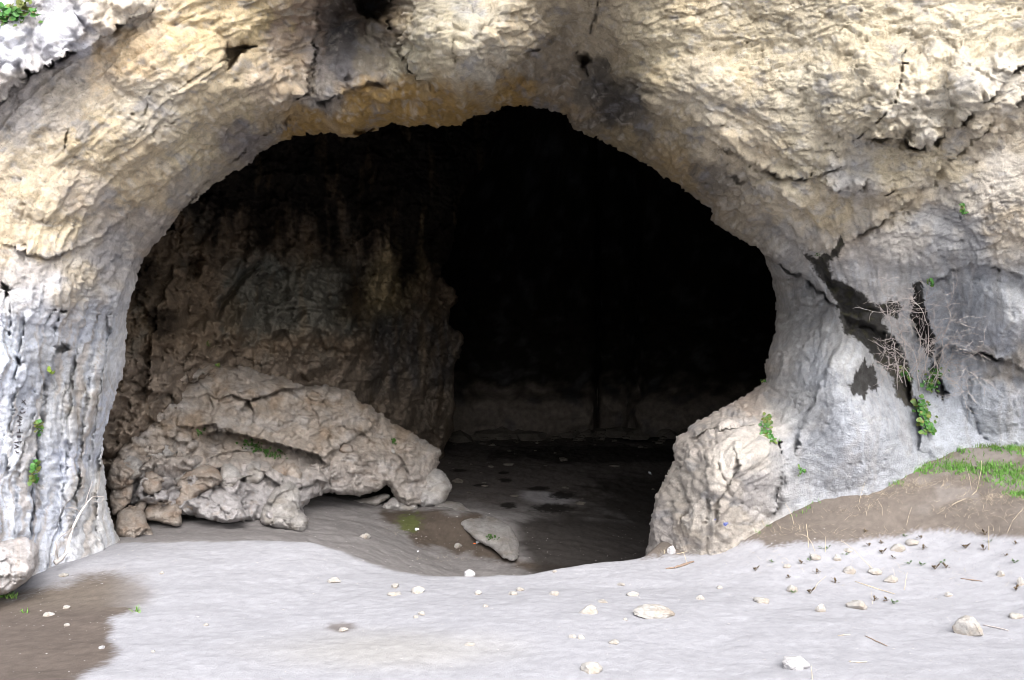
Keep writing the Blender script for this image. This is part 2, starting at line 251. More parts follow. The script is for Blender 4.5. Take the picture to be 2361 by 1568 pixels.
FC = [  # tan, pale tan, grey, ochre, white; recess shade painted in, sunless foot lightened
 (0,60,(.60,.61,.66)),(150,90,(.60,.60,.64)),(290,15,(.66,.60,.52)),(60,240,(.50,.47,.45)),(150,220,(.46,.41,.35)),(300,120,(.50,.40,.28)),(450,80,(.55,.45,.30)),(620,60,(.60,.49,.31)),(500,220,(.52,.44,.32)),(350,250,(.50,.45,.37)),(200,330,(.50,.42,.30)),(80,400,(.52,.45,.35)),(330,420,(.58,.49,.36)),(560,270,(.60,.51,.36)),(640,200,(.57,.48,.38)),(690,90,(.40,.33,.28)),
 (780,80,(0.172,0.164,0.172)),(790,150,(0.195,0.187,0.195)),(740,130,(.34,.31,.30)),(860,120,(.28,.25,.21)),(850,40,(.14,.11,.09)),(690,60,(.36,.28,.23)),(560,310,(0.281,0.257,0.250)),(720,220,(.40,.37,.34)),(700,280,(.42,.285,.125)),(850,250,(.42,.285,.125)),(950,240,(.42,.285,.125)),(1050,255,(.42,.285,.125)),(1180,215,(.42,.285,.125)),(950,130,(.50,.46,.36)),(1050,80,(.56,.50,.38)),(1080,30,(.50,.47,.40)),(1180,80,(.58,.50,.38)),(1120,150,(.60,.55,.46)),(1250,150,(0.374,0.320,0.250)),
 (1310,200,(0.308,0.252,0.186)),(1380,200,(0.120,0.112,0.104)),(1440,260,(0.112,0.104,0.096)),(1340,190,(.20,.18,.15)),(1480,300,(.20,.18,.15)),(1400,100,(.54,.47,.36)),(1500,120,(.56,.49,.36)),(1430,320,(0.356,0.293,0.195)),(1560,390,(0.356,0.283,0.179)),(1530,300,(.46,.39,.28)),(1650,420,(0.281,0.250,0.211)),(1700,480,(.42,.36,.28)),(1620,250,(.54,.48,.38)),(1750,100,(.58,.50,.36)),(1700,330,(.56,.48,.36)),(1850,200,(.60,.53,.40)),(2000,80,(.64,.55,.39)),(2150,150,(.68,.59,.44)),(2300,80,(.66,.57,.41)),(2150,260,(.66,.60,.50)),(2300,180,(.68,.62,.52)),(1950,280,(.60,.52,.38)),
 (1850,380,(.54,.47,.34)),(1960,420,(.46,.44,.42)),(2060,380,(.60,.51,.35)),(2150,350,(.62,.53,.37)),(1900,480,(.58,.48,.32)),(1800,500,(.54,.46,.34)),(2060,470,(.52,.45,.34)),(2280,300,(.58,.50,.38)),(2320,400,(.66,.60,.52)),(2330,520,(.66,.57,.45)),(1990,600,(.60,.55,.50)),(2080,560,(.60,.56,.51)),(2170,540,(.40,.40,.41)),(2200,580,(.40,.40,.41)),(2000,680,(.56,.48,.40)),(2250,700,(.44,.44,.46)),(2200,750,(.42,.42,.45)),(2340,700,(.52,.49,.46)),(2300,780,(.46,.45,.48)),(2330,840,(.46,.36,.26)),(2260,900,(.46,.46,.49)),(2330,950,(.50,.49,.52)),(2200,960,(.50,.50,.53)),(2361,1000,(.54,.52,.53)),
 (1820,560,(.44,.42,.40)),(1790,640,(.30,.27,.24)),(1820,700,(0.328,0.295,0.254)),(1850,760,(0.377,0.336,0.295)),(1800,800,(.42,.37,.33)),(1900,720,(0.394,0.353,0.312)),(1950,820,(0.426,0.394,0.361)),(1880,860,(0.377,0.369,0.377)),(1840,930,(0.443,0.410,0.385)),(1950,960,(0.410,0.402,0.418)),(2060,1000,(0.426,0.418,0.435)),(1980,1080,(0.443,0.426,0.443)),(1850,1050,(0.385,0.377,0.394)),(1740,930,(0.493,0.410,0.349)),(1700,980,(0.595,0.532,0.481)),(1740,1050,(0.615,0.554,0.493)),(1640,1080,(0.564,0.503,0.441)),(1600,1020,(0.550,0.488,0.438)),(1560,1120,(0.471,0.420,0.369)),(1620,1190,(0.493,0.441,0.390)),(1540,1230,(0.430,0.390,0.369)),(1760,1130,(0.459,0.426,0.418)),(1850,1130,(0.451,0.426,0.426)),(1680,1200,(0.500,0.438,0.375)),
 (0,540,(.54,.46,.35)),(120,530,(.56,.48,.36)),(230,480,(.52,.46,.40)),(60,620,(.48,.45,.43)),(240,590,(.44,.42,.42)),(180,650,(.50,.44,.36)),(80,700,(.60,.60,.63)),(20,800,(.64,.65,.69)),(200,760,(.52,.52,.55)),(130,850,(.50,.48,.47)),(200,850,(.60,.57,.54)),(265,820,(.62,.60,.60)),(40,900,(.48,.48,.52)),(190,930,(.60,.52,.43)),(235,950,(.55,.55,.60)),(130,950,(.55,.53,.52)),(60,1080,(.56,.56,.59)),(160,1080,(.57,.57,.62)),(200,1120,(.56,.52,.48)),(110,1180,(.58,.58,.63)),(250,1180,(.52,.48,.44)),(220,1230,(.54,.51,.49)),(20,1200,(.60,.60,.63)),(330,560,(.44,.40,.37)),(420,440,(.42,.38,.33)),(440,330,(.60,.52,.38)),(280,700,(.52,.51,.52))]

def axis(parts):
    out = []
    for a, b, s in parts: out += list(np.arange(a, b, s))
    return np.array(out + [parts[-1][1]], float)
def grade(a, b, s0, s1):                                # coarse to fine (or back)
    out = [a]; n = 0
    while True:
        t = (out[-1] - a) / (b - a); s = s0 + (s1 - s0) * t
        if out[-1] + s > b: break
        out.append(out[-1] + s)
    return out
def rock_noise(X, Y, s, wr, wl, seed=0, amp=1.):
    """relief in metres (towards the viewer +). s = distance from the mouth's rim in px; wr: lumpy face weight; wl: layered along the rim weight"""
    th = np.arctan2(Y - 800, X - 1050) * 900
    wx = fbm(X / 140, Y / 140, 3, seed + 1) * 60; wy = fbm(X / 140, Y / 140, 3, seed + 2) * 40
    # lumpy scaled face
    msk = sstep(-.25, .35, fbm(X / 160 + 9, Y / 120, 3, seed + 6)); mk2 = sstep(-.3, .25, fbm(X / 70, Y / 60, 2, seed + 7)); mk3 = sstep(-.15, .3, fbm(X / 110, Y / 110, 3, seed + 26))
    ra = shingle((X + wx) / 96, (Y + wy + .12 * X) / 52, seed + 3) * .06 * (.45 + .55 * msk)
    ra += shingle((X + wx * .6) / 37, (Y + wy * .6 + .15 * X) / 19, seed + 4) * .038 * (.4 + .6 * msk)
    ra += shingle((X + wx * .4) / 15, (Y + wy * .4 + .2 * X) / 8.5, seed + 5) * .032 * (.45 + .55 * mk2)
    fa, fe = facet((X + wx * .8) / 58, (Y + wy * .8) / 42, seed + 24); ra += fa * .10 * mk3
    ra += fbm(X / 210, Y / 150, 4, seed + 8, mode=1) * .14
    # layers that follow the arch
    q = s + fbm(th / 260, s / 60, 4, seed + 9) * 42
    la = saw(q / 64 + fbm(th / 300, s / 90, 3, seed + 10) * .9) * .085 + saw(q / 23 + 3 * fbm(th / 300, s / 160, 3, seed + 12), .3) * .018
    la *= sstep(-.4, .3, fbm(th / 200 + 4, s / 90, 3, seed + 11)) * .85 + .15
    la += fbm(th / 190, q / 30, 5, seed + 13, gain=.64) * .11 + fbm(th / 60, q / 40, 4, seed + 14, mode=2) * .05 + fbm(th / 13, q / 9, 3, seed + 15) * .022
    la += shingle((th + wx) / 46, (q + wy * .4) / 19, seed + 17) * .035 * mk2 + shingle((th + wx) / 17, (q + wy * .3) / 9, seed + 18) * .018 * msk
    fb, fe = facet((th + wx) / 70, (q + wy) / 34, seed + 25); la += fb * .08 * mk3
    return (ra * wr + la * wl + fbm(X / 12, Y / 10, 5, seed + 16, gain=.72) * .030) * amp

xs = np.concatenate([grade(-3000, -60, 160, 8), axis([(-60, 2420, 2.8)]), [2420 + (2420 - v) + 0 for v in []], -np.array(grade(-5300, -2421, 160, 8))[::-1]])
ys = np.concatenate([grade(-2600, -60, 160, 8), axis([(-60, 1400, 2.8)]), np.arange(1412, 1640, 14)])
GX, GY = np.meshgrid(xs, ys)
inner = (GX > -120) & (GX < 2500) & (GY > -120)
rsd = sdf(GX, GY, RIM); gy0, gx0 = np.gradient(rsd, ys, xs)
rsd += np.where(np.abs(rsd) < 60, fbm(GX / 26, GY / 26, 3, 77) * 6 + fbm(GX / 8, GY / 8, 3, 78) * 4.5, 0)
s = np.maximum(rsd, 0)
D = FT(GX, GY)
wl = np.clip(1 - sstep(120, 330, s), 0, 1)
left = 1 - sstep(560, 760, GX + (GY - 300) * .2)
wl = np.maximum(wl, left * .9); wl = np.where(GY < 300, wl * (1 - sstep(880, 960, GX) * (1 - sstep(1320, 1420, GX)) * sstep(260, 160, GY)), wl)
lowr = np.maximum(sstep(1700, 1800, GX) * sstep(560, 650, GY), sstep(1480, 1560, GX) * sstep(930, 1000, GY) * .6)
but = (1 - sstep(250, 310, GX)) * sstep(640, 800, GY); wl = wl * (1 - .72 * but)
wr = np.clip(1.05 - np.maximum(wl, but), .12, 1) * (1 - lowr * .72); wl = np.where(lowr > 0, wl * (1 - .35 * lowr), wl)
H = rock_noise(GX, GY, s, wr, wl, 100, 1.0)
H += (fbm(GX / 46, GY / 40, 5, 58, gain=.62) * .10 + facet(GX / 40 + GY / 300, GY / 26, 59)[0] * .045 + facet(GX / 15, GY / 11, 60)[0] * .022) * sstep(170, 60, s) * .72 * (1 - .75 * but) * (1 - .6 * lowr) * (1 - .45 * left)
# vertical water-worn flutes on the grey rocks to the right and on the left buttress
fl = lowr * sstep(1780, 1900, GX); fl = np.maximum(fl, (1 - sstep(250, 300, GX)) * sstep(620, 760, GY))
cx = GX + (GY - 900) * np.where(GX < 600, .16, np.where(GX < 2100, .35 * (GX - 1980) / 150 * -1, .05)) + fbm(GX / 120, GY / 150, 4, 41) * 46 + fbm(GX / 30, GY / 60, 3, 45) * 9
fw = np.where(GX < 600, 1., .38); fk = sstep(-.25, .3, fbm(GX / 80, GY / 130, 3, 46))
p1_, _, c1_, _, _ = worley(GX / 70, GY / 60, 71); H -= .06 * sstep(.09, .03, p1_) * (c1_ > .55) + .03 * sstep(.2, .08, worley(GX / 26, GY / 22, 72)[0]) * sstep(.05, .3, fbm(GX / 120, GY / 120, 3, 73))      # solution pits
H += fl * fw * (fbm(cx / 60, GY / 800, 3, 42, mode=1) * .11 + saw(cx / 47 + fbm(cx / 60, GY / 500, 3, 57)) * .05 + fbm(cx / 22, GY / 420, 4, 47, mode=2) * .045 * fk + fbm(cx / 8, GY / 130, 4, 43, gain=.6) * .020 * (.3 + .7 * fk)) + fl * (fbm(GX / 90, GY / 130, 4, 44) * .06 + facet(cx / 44, GY / 90 + cx / 200, 48)[0] * .03 * fk + fbm(GX / 14, GY / 11, 4, 49, gain=.7) * .012)
wob = fbm(GX / 34, GY / 34, 4, 51, gain=.6) * 11 + fbm(GX / 8, GY / 8, 2, 52) * 4; wob2 = fbm(GX / 34, GY / 34, 4, 53, gain=.6) * 11
mod = sstep(-.28, .30, fbm(GX / 55, GY / 55, 3, 54))
for pts, hr, fr, hl, flf in CREASE:
    d, sd_, t = seg_d(GX + wob, GY + wob2, pts); e = sstep(0, .15, t) * sstep(1, .85, t) * (.45 + .55 * mod)
    D += e * np.where(sd_ < 0, -abs(hr) * np.exp(-d / fr), abs(hl) * np.exp(-d / flf) + (.16 if abs(hr) > .11 else .07) * mod * np.exp(-(d / 6.) ** 2))   # lip above, undercut below
for pts, w, dep in CRACK:
    b = (np.array(pts).min(0) - 40, np.array(pts).max(0) + 40)
    k = (GX > b[0][0]) & (GX < b[1][0]) & (GY > b[0][1]) & (GY < b[1][1])
    d, _, t = seg_d((GX + wob * .5)[k], (GY + wob2 * .5)[k], pts)
    D[k] += dep * (.15 + .85 * sstep(-.1, .25, fbm(GX[k] / 20, GY[k] / 20, 2, 55))) * np.exp(-(d / (w * .8 * (.35 + np.sin(t * np.pi) * .6))) ** 2)
for pts, dep, w in HOLES:
    q = sdf(GX + wob * .7, GY + wob2 * .7, pts); D += dep * sstep(w * .3, -w, q)
for x, y, rx, ry, h in BUMP:
    r2 = ((GX + wob - x) / rx) ** 2 + ((GY + wob * .6 - y) / ry) ** 2; D -= h * np.clip(1 - r2, 0, 1) ** .8
D += (.24 * np.exp(-s / 11.) + .10 * np.exp(-s / 35.)) * (1 - .75 * (GX < 420) * sstep(560, 680, GY))
D = np.where(inner, D, np.clip(D, 4.8, 12)); H = np.where(inner, H, H * .4) * (.64 - .30 * np.clip(lowr * 1.0, 0, 1) * sstep(1720, 1800, GX) - .10 * left) * (1 - .7 * but * sstep(60, 15, s)) * (1 - .4 * left * sstep(60, 10, s)) * (1 - .45 * sstep(30, 4, s))
# colour of the stone
C = paint(GX + fbm(GX / 60, GY / 60, 3, 61) * 70, GY + fbm(GX / 60, GY / 60, 3, 62) * 60, FC, 75)
n1 = fbm(GX / 75 + 5, GY / 45, 5, 63, gain=.6); n2 = fbm(GX / 150, GY / 100 + 7, 4, 64); n3 = fbm(GX / 16, GY / 12, 3, 65)
C = mixc(C, (.33, .33, .35), sstep(.08, .42, n1 + n3 * .25) * .55 * (1 - fl * .4)); C = mixc(C, (.60, .44, .24), sstep(.14, .45, n2) * .22 * (1 - fl)); C = mixc(C, (.70, .66, .60), sstep(.1, .42, -n1 * .8 + n3 * .5) * .45)
strk = fbm(cx / 14, GY / 420, 4, 66); C = mixc(C, (.46, .36, .27), fl * sstep(.05, .35, strk) * .6 * (1 - .6 * lowr)); C = mixc(C, (.62, .63, .69), fl * sstep(.08, .4, -strk) * (.5 - .3 * lowr))
lum = C.mean(-1, keepdims=True); C = np.clip(lum + (C - lum) * (1.12 - .36 * np.maximum(lowr, fl) - .22 * sstep(1500, 1900, GX))[..., None], .01, 1)
lf = 1 - sstep(380, 700, GX); C = C * (1.0 + .28 * lf * (1 - but) + .42 * but)[..., None]; C = C * (1 + np.maximum(lowr * sstep(1760, 1860, GX), but)[..., None] * np.array((-.05, .0, .07)))  # left side and buttress painted lighter, making up for weaker light
for i, p in enumerate(STAIN):
    q = sdf(GX, GY, p) + fbm(GX / 18, GY / 18, 4, 67) * 9 + fbm(GX / 5, GY / 5, 2, 68) * 5 + (fbm(GX / 9, GY / 60, 3, 74) * 22 if i in (1, 3) else 0)
    st = sstep(2.5, -2.5, q); damp = (.030, .027, .024) if i != 0 else (.020, .018, .015)
    C = mixc(C, damp, st * (.93 + .07 * n3))
    if i == 0: C = mixc(C, (.095, .088, .078), st * sstep(800, 860, GY)); C = mixc(C, (.09, .085, .05), st * sstep(.1, .35, n3) * .5)
keep = rsd > -1.4
gy_, gx_ = np.gradient(rsd, ys, xs); near = np.abs(rsd) < 1.5
PX = np.where(near, GX - rsd * gx_ * .9, GX); PY = np.where(near, GY - rsd * gy_ * .9, GY)
def blur(A, k, n):
    for _ in range(n):
        for ax in (0, 1):
            c = np.cumsum(np.concatenate([np.repeat(np.take(A, [0], ax), k + 1, ax), A, np.repeat(np.take(A, [-1], ax), k, ax)], ax), ax); m = A.shape[ax]
            A = (np.take(c, np.arange(2 * k + 1, 2 * k + 1 + m), ax) - np.take(c, np.arange(0, m), ax)) / (2 * k + 1)
    return A
Wb = world(GX, GY, blur(D, 3, 2)); tx = np.gradient(Wb, axis=1); ty = np.gradient(Wb, axis=0); NN = np.cross(ty, tx); NN /= np.linalg.norm(NN, axis=-1, keepdims=True) + 1e-9
NN *= np.where((NN * (Wb - np.array([0, 0, CAMZ]))).sum(-1, keepdims=True) > 0, -1, 1)
NN = np.stack([blur(NN[..., i], 3, 2) for i in range(3)], -1); NN /= np.linalg.norm(NN, axis=-1, keepdims=True) + 1e-9
W = world(PX, PY, D) + NN * H[..., None]; D = D + NN[..., 1] * H; ny, nx = GX.shape          # relief stands out square to the face
I = np.arange(ny * nx).reshape(ny, nx)
q = np.stack([I[:-1, :-1], I[1:, :-1], I[1:, 1:], I[:-1, 1:]], -1).reshape(-1, 4)
q = q[keep.ravel()[q].all(1)]
def boundary(q):
    e = np.concatenate([q[:, [0, 1]], q[:, [1, 2]], q[:, [2, 3]], q[:, [3, 0]]])
    key = np.sort(e, 1); k = key[:, 0].astype(np.int64) * (1 << 32) + key[:, 1]
    _, inv, cnt = np.unique(k, return_inverse=True, return_counts=True); return e[cnt[inv] == 1]
be = boundary(q); V = W.reshape(-1, 3); CC = C.reshape(-1, 3)
FX, FY_, FDD = GX, GY, D
def face_depth(px, py):                                 # where the cliff stands along a sight line
    i = np.clip(np.searchsorted(ys, py) - 1, 0, ny - 2); j = np.clip(np.searchsorted(xs, px) - 1, 0, nx - 2)
    return float(min(D[i, j], D[i + 1, j], D[i, j + 1], D[i + 1, j + 1]))
# the rim turns back into the hill: thickness of the mouth; the outer border runs back and closes the hill
isrim = np.abs(rsd.ravel()[be[:, 0]]) < 12
vid = np.unique(be); newV = [V]; newC = [CC]; faces = [q]; base = len(V); prev = {v: v for v in vid}
rimflag = dict(zip(be[:, 0], isrim)); rimflag.update(zip(be[:, 1], isrim))
gxr = gx0.ravel(); gyr = gy0.ravel()
rv = np.array([rimflag[v] for v in vid])
offs_r = [(.10, .01), (.28, .05), (.6, .15), (1.1, .35), (2.0, .8)]
offs_o = [(3, 0), (10, .5), (25, 1), (45, 1.5), (60, 2)]
cur = np.full(base, -1); cur[vid] = vid
for (a, b), (a2, b2) in zip(offs_r, offs_o):
    P = V[vid].copy()
    gl = np.hypot(gxr[vid], gyr[vid]) + 1e-6
    jit = fbm(P[:, 0] * 3, P[:, 2] * 3 + a * 5, 2, 9) * .12
    y_old = P[:, 1].copy(); P[:, 1] += np.where(rv, a + jit * a, a2); fl_ = np.where(rv, P[:, 1] / y_old, 1.); P[:, 0] *= fl_; P[:, 2] = CAMZ + (P[:, 2] - CAMZ) * fl_   # the mouth widens inwards
    P[:, 0] += np.where(rv, gxr[vid] / gl * (b + jit * b), np.sign(P[:, 0]) * b2); P[:, 2] -= np.where(rv, gyr[vid] / gl * (b + jit * b), 0)
    nv = np.full(base, -1); nv[vid] = np.arange(len(vid)) + sum(len(x) for x in newV)
    faces.append(np.stack([cur[be[:, 1]], cur[be[:, 0]], nv[be[:, 0]], nv[be[:, 1]]], -1))
    newV.append(P); newC.append(CC[vid] * .8); cur = nv
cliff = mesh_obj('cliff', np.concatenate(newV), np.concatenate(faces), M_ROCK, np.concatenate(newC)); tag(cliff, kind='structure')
print('cliff', len(V), time.time() - T0)
back = mesh_obj('hillside', [(-60, 60, -4), (60, 60, -4), (60, 60, 40), (-60, 60, 40), (-60, 5.5, 14), (60, 5.5, 14)], [(0, 1, 2, 3)], M_ROCK, np.full((6, 3), .3)); tag(back, kind='structure')

# ------------------------------------------------------------------ rock bodies with an outline of their own (front, rounded edge, back)
def rock_body(name, outline, depth_pts, thick, rnd, rw, seed, cfun, amp=1., mat=None, step=2.8, rough=6., extra=None, cracks=(), shift=0.):
    P = smooth_poly(outline, 3); A = np.array(P); lo = A.min(0) - 12; hi = A.max(0) + 12
    gx = np.arange(lo[0], hi[0], step); gy = np.arange(lo[1], hi[1], step); X, Y = np.meshgrid(gx, gy)
    sd = sdf(X, Y, P) + fbm(X / 24, Y / 24, 3, seed) * rough * 1.2 + facet(X / 22, Y / 22, seed + 50)[0] * rough * .8 + fbm(X / 6, Y / 6, 2, seed + 1) * rough * .3
    ins = np.maximum(-sd, 0); base = TPS(depth_pts, 1e-4)(X, Y) + shift
    ed = 1 - np.sqrt(np.clip(1 - np.clip(1 - ins / rw, 0, 1) ** 2, 0, 1))
    wx = fbm(X / 60, Y / 60, 3, seed + 2) * 26
    wy = fbm(X / 60 + 8, Y / 60, 3, seed + 12) * 26
    A1, e1 = facet((X + wx) / 84, (Y + wy) / 58, seed + 3, .6, 1.4); A2, e2 = facet((X + wx * .7) / 34, (Y + wy * .7) / 25, seed + 4, .6, 1.4); A3, e3 = facet((X + wx * .4) / 14, (Y + wy * .4) / 11, seed + 14, .6, 1.4)
    rel = A1 * .25 + A2 * .12 + A3 * .055 * sstep(-.3, .2, fbm(X / 50, Y / 50, 2, seed + 15)) + fbm(X / 9, Y / 8, 4, seed + 5, gain=.7) * .042 + fbm(X / 120, Y / 90, 3, seed + 6) * .12 + fbm(X / 36, Y / 26, 4, seed + 16, mode=1) * .06
    rel -= .05 * np.exp(-(e1 / .05) ** 2) * sstep(-.2, .3, fbm(X / 90, Y / 90, 2, seed + 7)) + .04 * np.exp(-(e2 / .07) ** 2) * sstep(0, .3, fbm(X / 60, Y / 60, 2, seed + 17))
    for pts, w, dep in cracks:
        d, _, t = seg_d(X + wx * .2, Y + wx * .2, pts); rel -= dep * np.exp(-(d / w) ** 2)
    fr = base + rnd * ed - rel * amp
    if extra is not None: fr = extra(X, Y, fr)
    bk = np.maximum(base + rnd + thick * (1 - ed) + .05 * fbm(X / 30, Y / 30, 2, seed + 9), fr + .02)
    Cc = cfun(X, Y, seed); kp = sd < 1.4
    gyy, gxx = np.gradient(sd, gy, gx); nr = np.abs(sd) < 1.5
    QX = np.where(nr, X - sd * gxx * .9, X); QY = np.where(nr, Y - sd * gyy * .9, Y)
    I = np.arange(X.size).reshape(X.shape); f = np.stack([I[:-1, :-1], I[1:, :-1], I[1:, 1:], I[:-1, 1:]], -1).reshape(-1, 4); f = f[kp.ravel()[f].all(1)]
    b = boundary(f); n = X.size
    V = np.concatenate([world(QX, QY, fr).reshape(-1, 3), world(QX, QY, bk).reshape(-1, 3)]); Fc = np.concatenate([f, f[:, ::-1] + n, np.stack([b[:, 1], b[:, 0], b[:, 0] + n, b[:, 1] + n], -1)])
    used = np.unique(Fc); re = np.full(2 * n, -1); re[used] = np.arange(len(used))
    o = mesh_obj(name, V[used], re[Fc], mat or M_ROCK, np.concatenate([Cc.reshape(-1, 3)] * 2)[used])
    def look(px, py):
        i = int(np.clip(np.searchsorted(gy, py) - 1, 0, len(gy) - 2)); j = int(np.clip(np.searchsorted(gx, px) - 1, 0, len(gx) - 2)); return float(fr[i, j])
    return o, look

# inner left wall of the cave, running back from the mouth to the dark column
WALL = [(150,1240),(160,900),(180,560),(260,380),(420,240),(640,160),(900,130),(1180,130),(1170,250),(1130,360),(1090,415),(1062,460),(1050,520),(1042,575),(1022,620),(1028,650),(1048,668),(1055,695),(1040,722),(1036,748),(1058,762),(1066,790),(1062,818),(1048,840),(1046,900),(1048,960),(1042,1000),(1024,1035),(1012,1080),(900,1120),(600,1180),(300,1290)]
WD = [(150,900,9.9),(290,700,10.4),(300,900,10.3),(330,560,11.4),(400,520,12.4),(450,700,12.2),(500,600,13),(600,400,14.5),(600,800,13.3),(700,500,15.2),(800,400,16.3),(800,650,15.3),(900,500,16.7),(850,780,16.2),(1000,450,17.6),(1050,440,18.2),(960,550,17.6),(1000,650,19.8),(1050,700,20.6),(1055,800,21),(1000,800,20),(1030,950,21.2),(1000,1020,21),(930,900,18.8),(900,980,18),(850,1000,17.2),(700,900,14.6),(500,850,12.3),(400,850,11.4),(340,950,10.7),(300,1000,10.3),(200,1150,10),(1050,300,19),(700,320,15.5),(1100,200,20),(400,300,12.5),(500,1100,12.3),(800,1100,15.5),(300,1250,9.9)]
def wall_extra(X, Y, fr):
    w = fbm(X / 24, Y / 24, 3, 301) * 10
    for pts, hr, f1, hl, f2 in (([(1066,425),(1048,470),(1020,510),(975,560),(930,605),(905,645),(885,700),(862,760),(850,830)], .35, 60, 1.3, 45), ([(1010,700),(1000,760),(985,830),(978,900),(970,980)], .3, 30, .5, 20),
                                ([(340,900),(350,780),(365,700),(410,600)], .15, 40, .25, 25), ([(335,930),(345,850),(350,800)], .1, 30, .25, 12)):
        d, sd_, t = seg_d(X + w, Y + w, pts); e = sstep(0, .12, t) * sstep(1, .88, t)
        fr = fr + e * np.where(sd_ > 0, -hr * np.exp(-d / f1), hl * np.exp(-d / f2))
    strk = fbm((X + w + (Y - 700) * .12) / 30, Y / 190, 4, 303, mode=1); fr = fr - fbm((X + w + Y * .55) / 120, (Y - X * .4) / 300, 4, 305) * .8 - fbm((X + Y * .5) / 60, (Y - X * .4) / 130, 3, 306, mode=1) * .20 - strk * .22 * sstep(820, 900, X + (Y < 700) * 60)
    q = sdf(X + w, Y + w, [(432,600),(462,580),(472,600),(455,640),(428,650),(425,625)]); fr = fr + .5 * sstep(4, -12, q)
    return fr
def wall_col(X, Y, seed):
    n = fbm(X / 70, Y / 110, 5, seed + 20, gain=.6); m = fbm(X / 40, Y / 160, 4, seed + 21); k = fbm(X / 14, Y / 14, 3, seed + 22)
    C = np.zeros(X.shape + (3,)) + np.array((.23, .175, .125))
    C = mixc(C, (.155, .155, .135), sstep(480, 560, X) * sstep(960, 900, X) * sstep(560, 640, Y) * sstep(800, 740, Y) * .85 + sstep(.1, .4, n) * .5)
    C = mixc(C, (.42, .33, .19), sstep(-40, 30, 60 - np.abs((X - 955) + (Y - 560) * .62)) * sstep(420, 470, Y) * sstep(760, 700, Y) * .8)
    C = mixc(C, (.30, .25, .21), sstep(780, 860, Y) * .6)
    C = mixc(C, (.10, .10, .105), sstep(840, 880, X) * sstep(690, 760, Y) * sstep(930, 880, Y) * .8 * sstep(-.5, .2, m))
    roof_shade = sstep(620, 450, Y + m * 220 + k * 50 - (X > 900) * 90)   # unlit upper wall: shade painted into the stone colour
    C = mixc(C, (.020, .016, .013), roof_shade * .97)
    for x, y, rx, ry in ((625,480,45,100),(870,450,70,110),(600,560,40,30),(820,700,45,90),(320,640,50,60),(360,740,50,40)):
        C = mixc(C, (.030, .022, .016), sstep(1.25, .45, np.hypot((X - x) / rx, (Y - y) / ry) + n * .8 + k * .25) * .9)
    C = mixc(C, (.16, .11, .06), sstep(.15, .4, m) * .4)
    return C
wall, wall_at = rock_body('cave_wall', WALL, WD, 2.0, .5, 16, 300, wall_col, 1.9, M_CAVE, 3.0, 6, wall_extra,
    [([(595,605),(560,640),(520,690),(500,735)], 6, .22), ([(700,720),(660,760),(620,790)], 4, .12), ([(500,790),(480,810)], 4, .12), ([(640,715),(720,712),(790,715)], 4, .12)])
tag(wall, kind='structure')
def chamber():
    path = [(-6.6, 9.0), (-7.4, 12), (-6.6, 18), (-4.8, 24), (-3.2, 27.2), (-1, 27.8), (1, 27.4), (2.6, 27.6), (3.0, 29.5), (3.9, 29.5), (4.2, 27.6), (6, 27.2), (9, 27.6), (11.5, 25), (12.5, 18), (9.5, 12), (6.9, 9.4)]
    P = np.array(path); seg = np.hypot(*(P[1:] - P[:-1]).T); cs = np.concatenate([[0], np.cumsum(seg)]); u = np.arange(0, cs[-1], .09)
    px = np.interp(u, cs, P[:, 0]); py = np.interp(u, cs, P[:, 1])
    ker = np.ones(7) / 7; px = np.convolve(np.pad(px, 3, 'edge'), ker, 'valid'); py = np.convolve(np.pad(py, 3, 'edge'), ker, 'valid')
    z = np.concatenate([np.arange(-2, 3, .08), np.arange(3, 9.01, .25)]); U, Z = np.meshgrid(u, z)
    X = np.tile(px, (len(z), 1)); Y = np.tile(py, (len(z), 1)); nx = np.gradient(py, u); ny = -np.gradient(px, u)
    ledge = sstep(.55, .15, Z + .45 + fbm(U / 1.5, Z, 3, 400) * .35 - .35) * .9 + fbm(U / 1.2, Z / .8, 4, 401) * .5 + facet(U / .9, Z / .6, 402)[0] * .4
    bk = sstep(18, 24, Y); r = ledge * bk + fbm(U / 2, Z / 2, 4, 403) * .3 * (1 - bk)
    dome = sstep(5, 9, Z) * 3.5
    cx, cy = 1.5, 18.; vx = cx - X; vy = cy - Y; l = np.hypot(vx, vy) + 1e-6
    X = X + vx / l * (r + dome); Y = Y + vy / l * (r + dome)
    front = sstep(12, 9.5, np.tile(py, (len(z), 1))); Y = np.where(front > .5, np.tile(py, (len(z), 1)), Y)
    n = fbm(U / .8, Z / .6, 4, 404)
    C = np.zeros(X.shape + (3,)) + np.array((.21, .18, .16)); C = mixc(C, (.02, .018, .016), sstep(.0, .8, Z + n * .8)); C = mixc(C, (.1, .1, .11), sstep(.1, .4, n) * .5)  # upper part painted near black for the unlit depth
    V = np.stack([X, Y, Z], -1).reshape(-1, 3); m, k = X.shape; I = np.arange(m * k).reshape(m, k)
    f = [tuple(t) for t in np.stack([I[:-1, :-1], I[:-1, 1:], I[1:, 1:], I[1:, :-1]], -1).reshape(-1, 4)]
    V = np.concatenate([V, [[1.5, 9.2, 9.3], [1.5, 18, 9.6]]]); top = I[-1]; c = len(V) - 1
    f += [(int(a), int(b), c) for a, b in zip(top[:-1], top[1:])] + [(int(top[-1]), c - 1, c), (c - 1, int(top[0]), c)]
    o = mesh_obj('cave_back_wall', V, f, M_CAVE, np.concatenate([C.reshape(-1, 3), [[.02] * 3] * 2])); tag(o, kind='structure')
chamber(); print('cave', time.time() - T0)

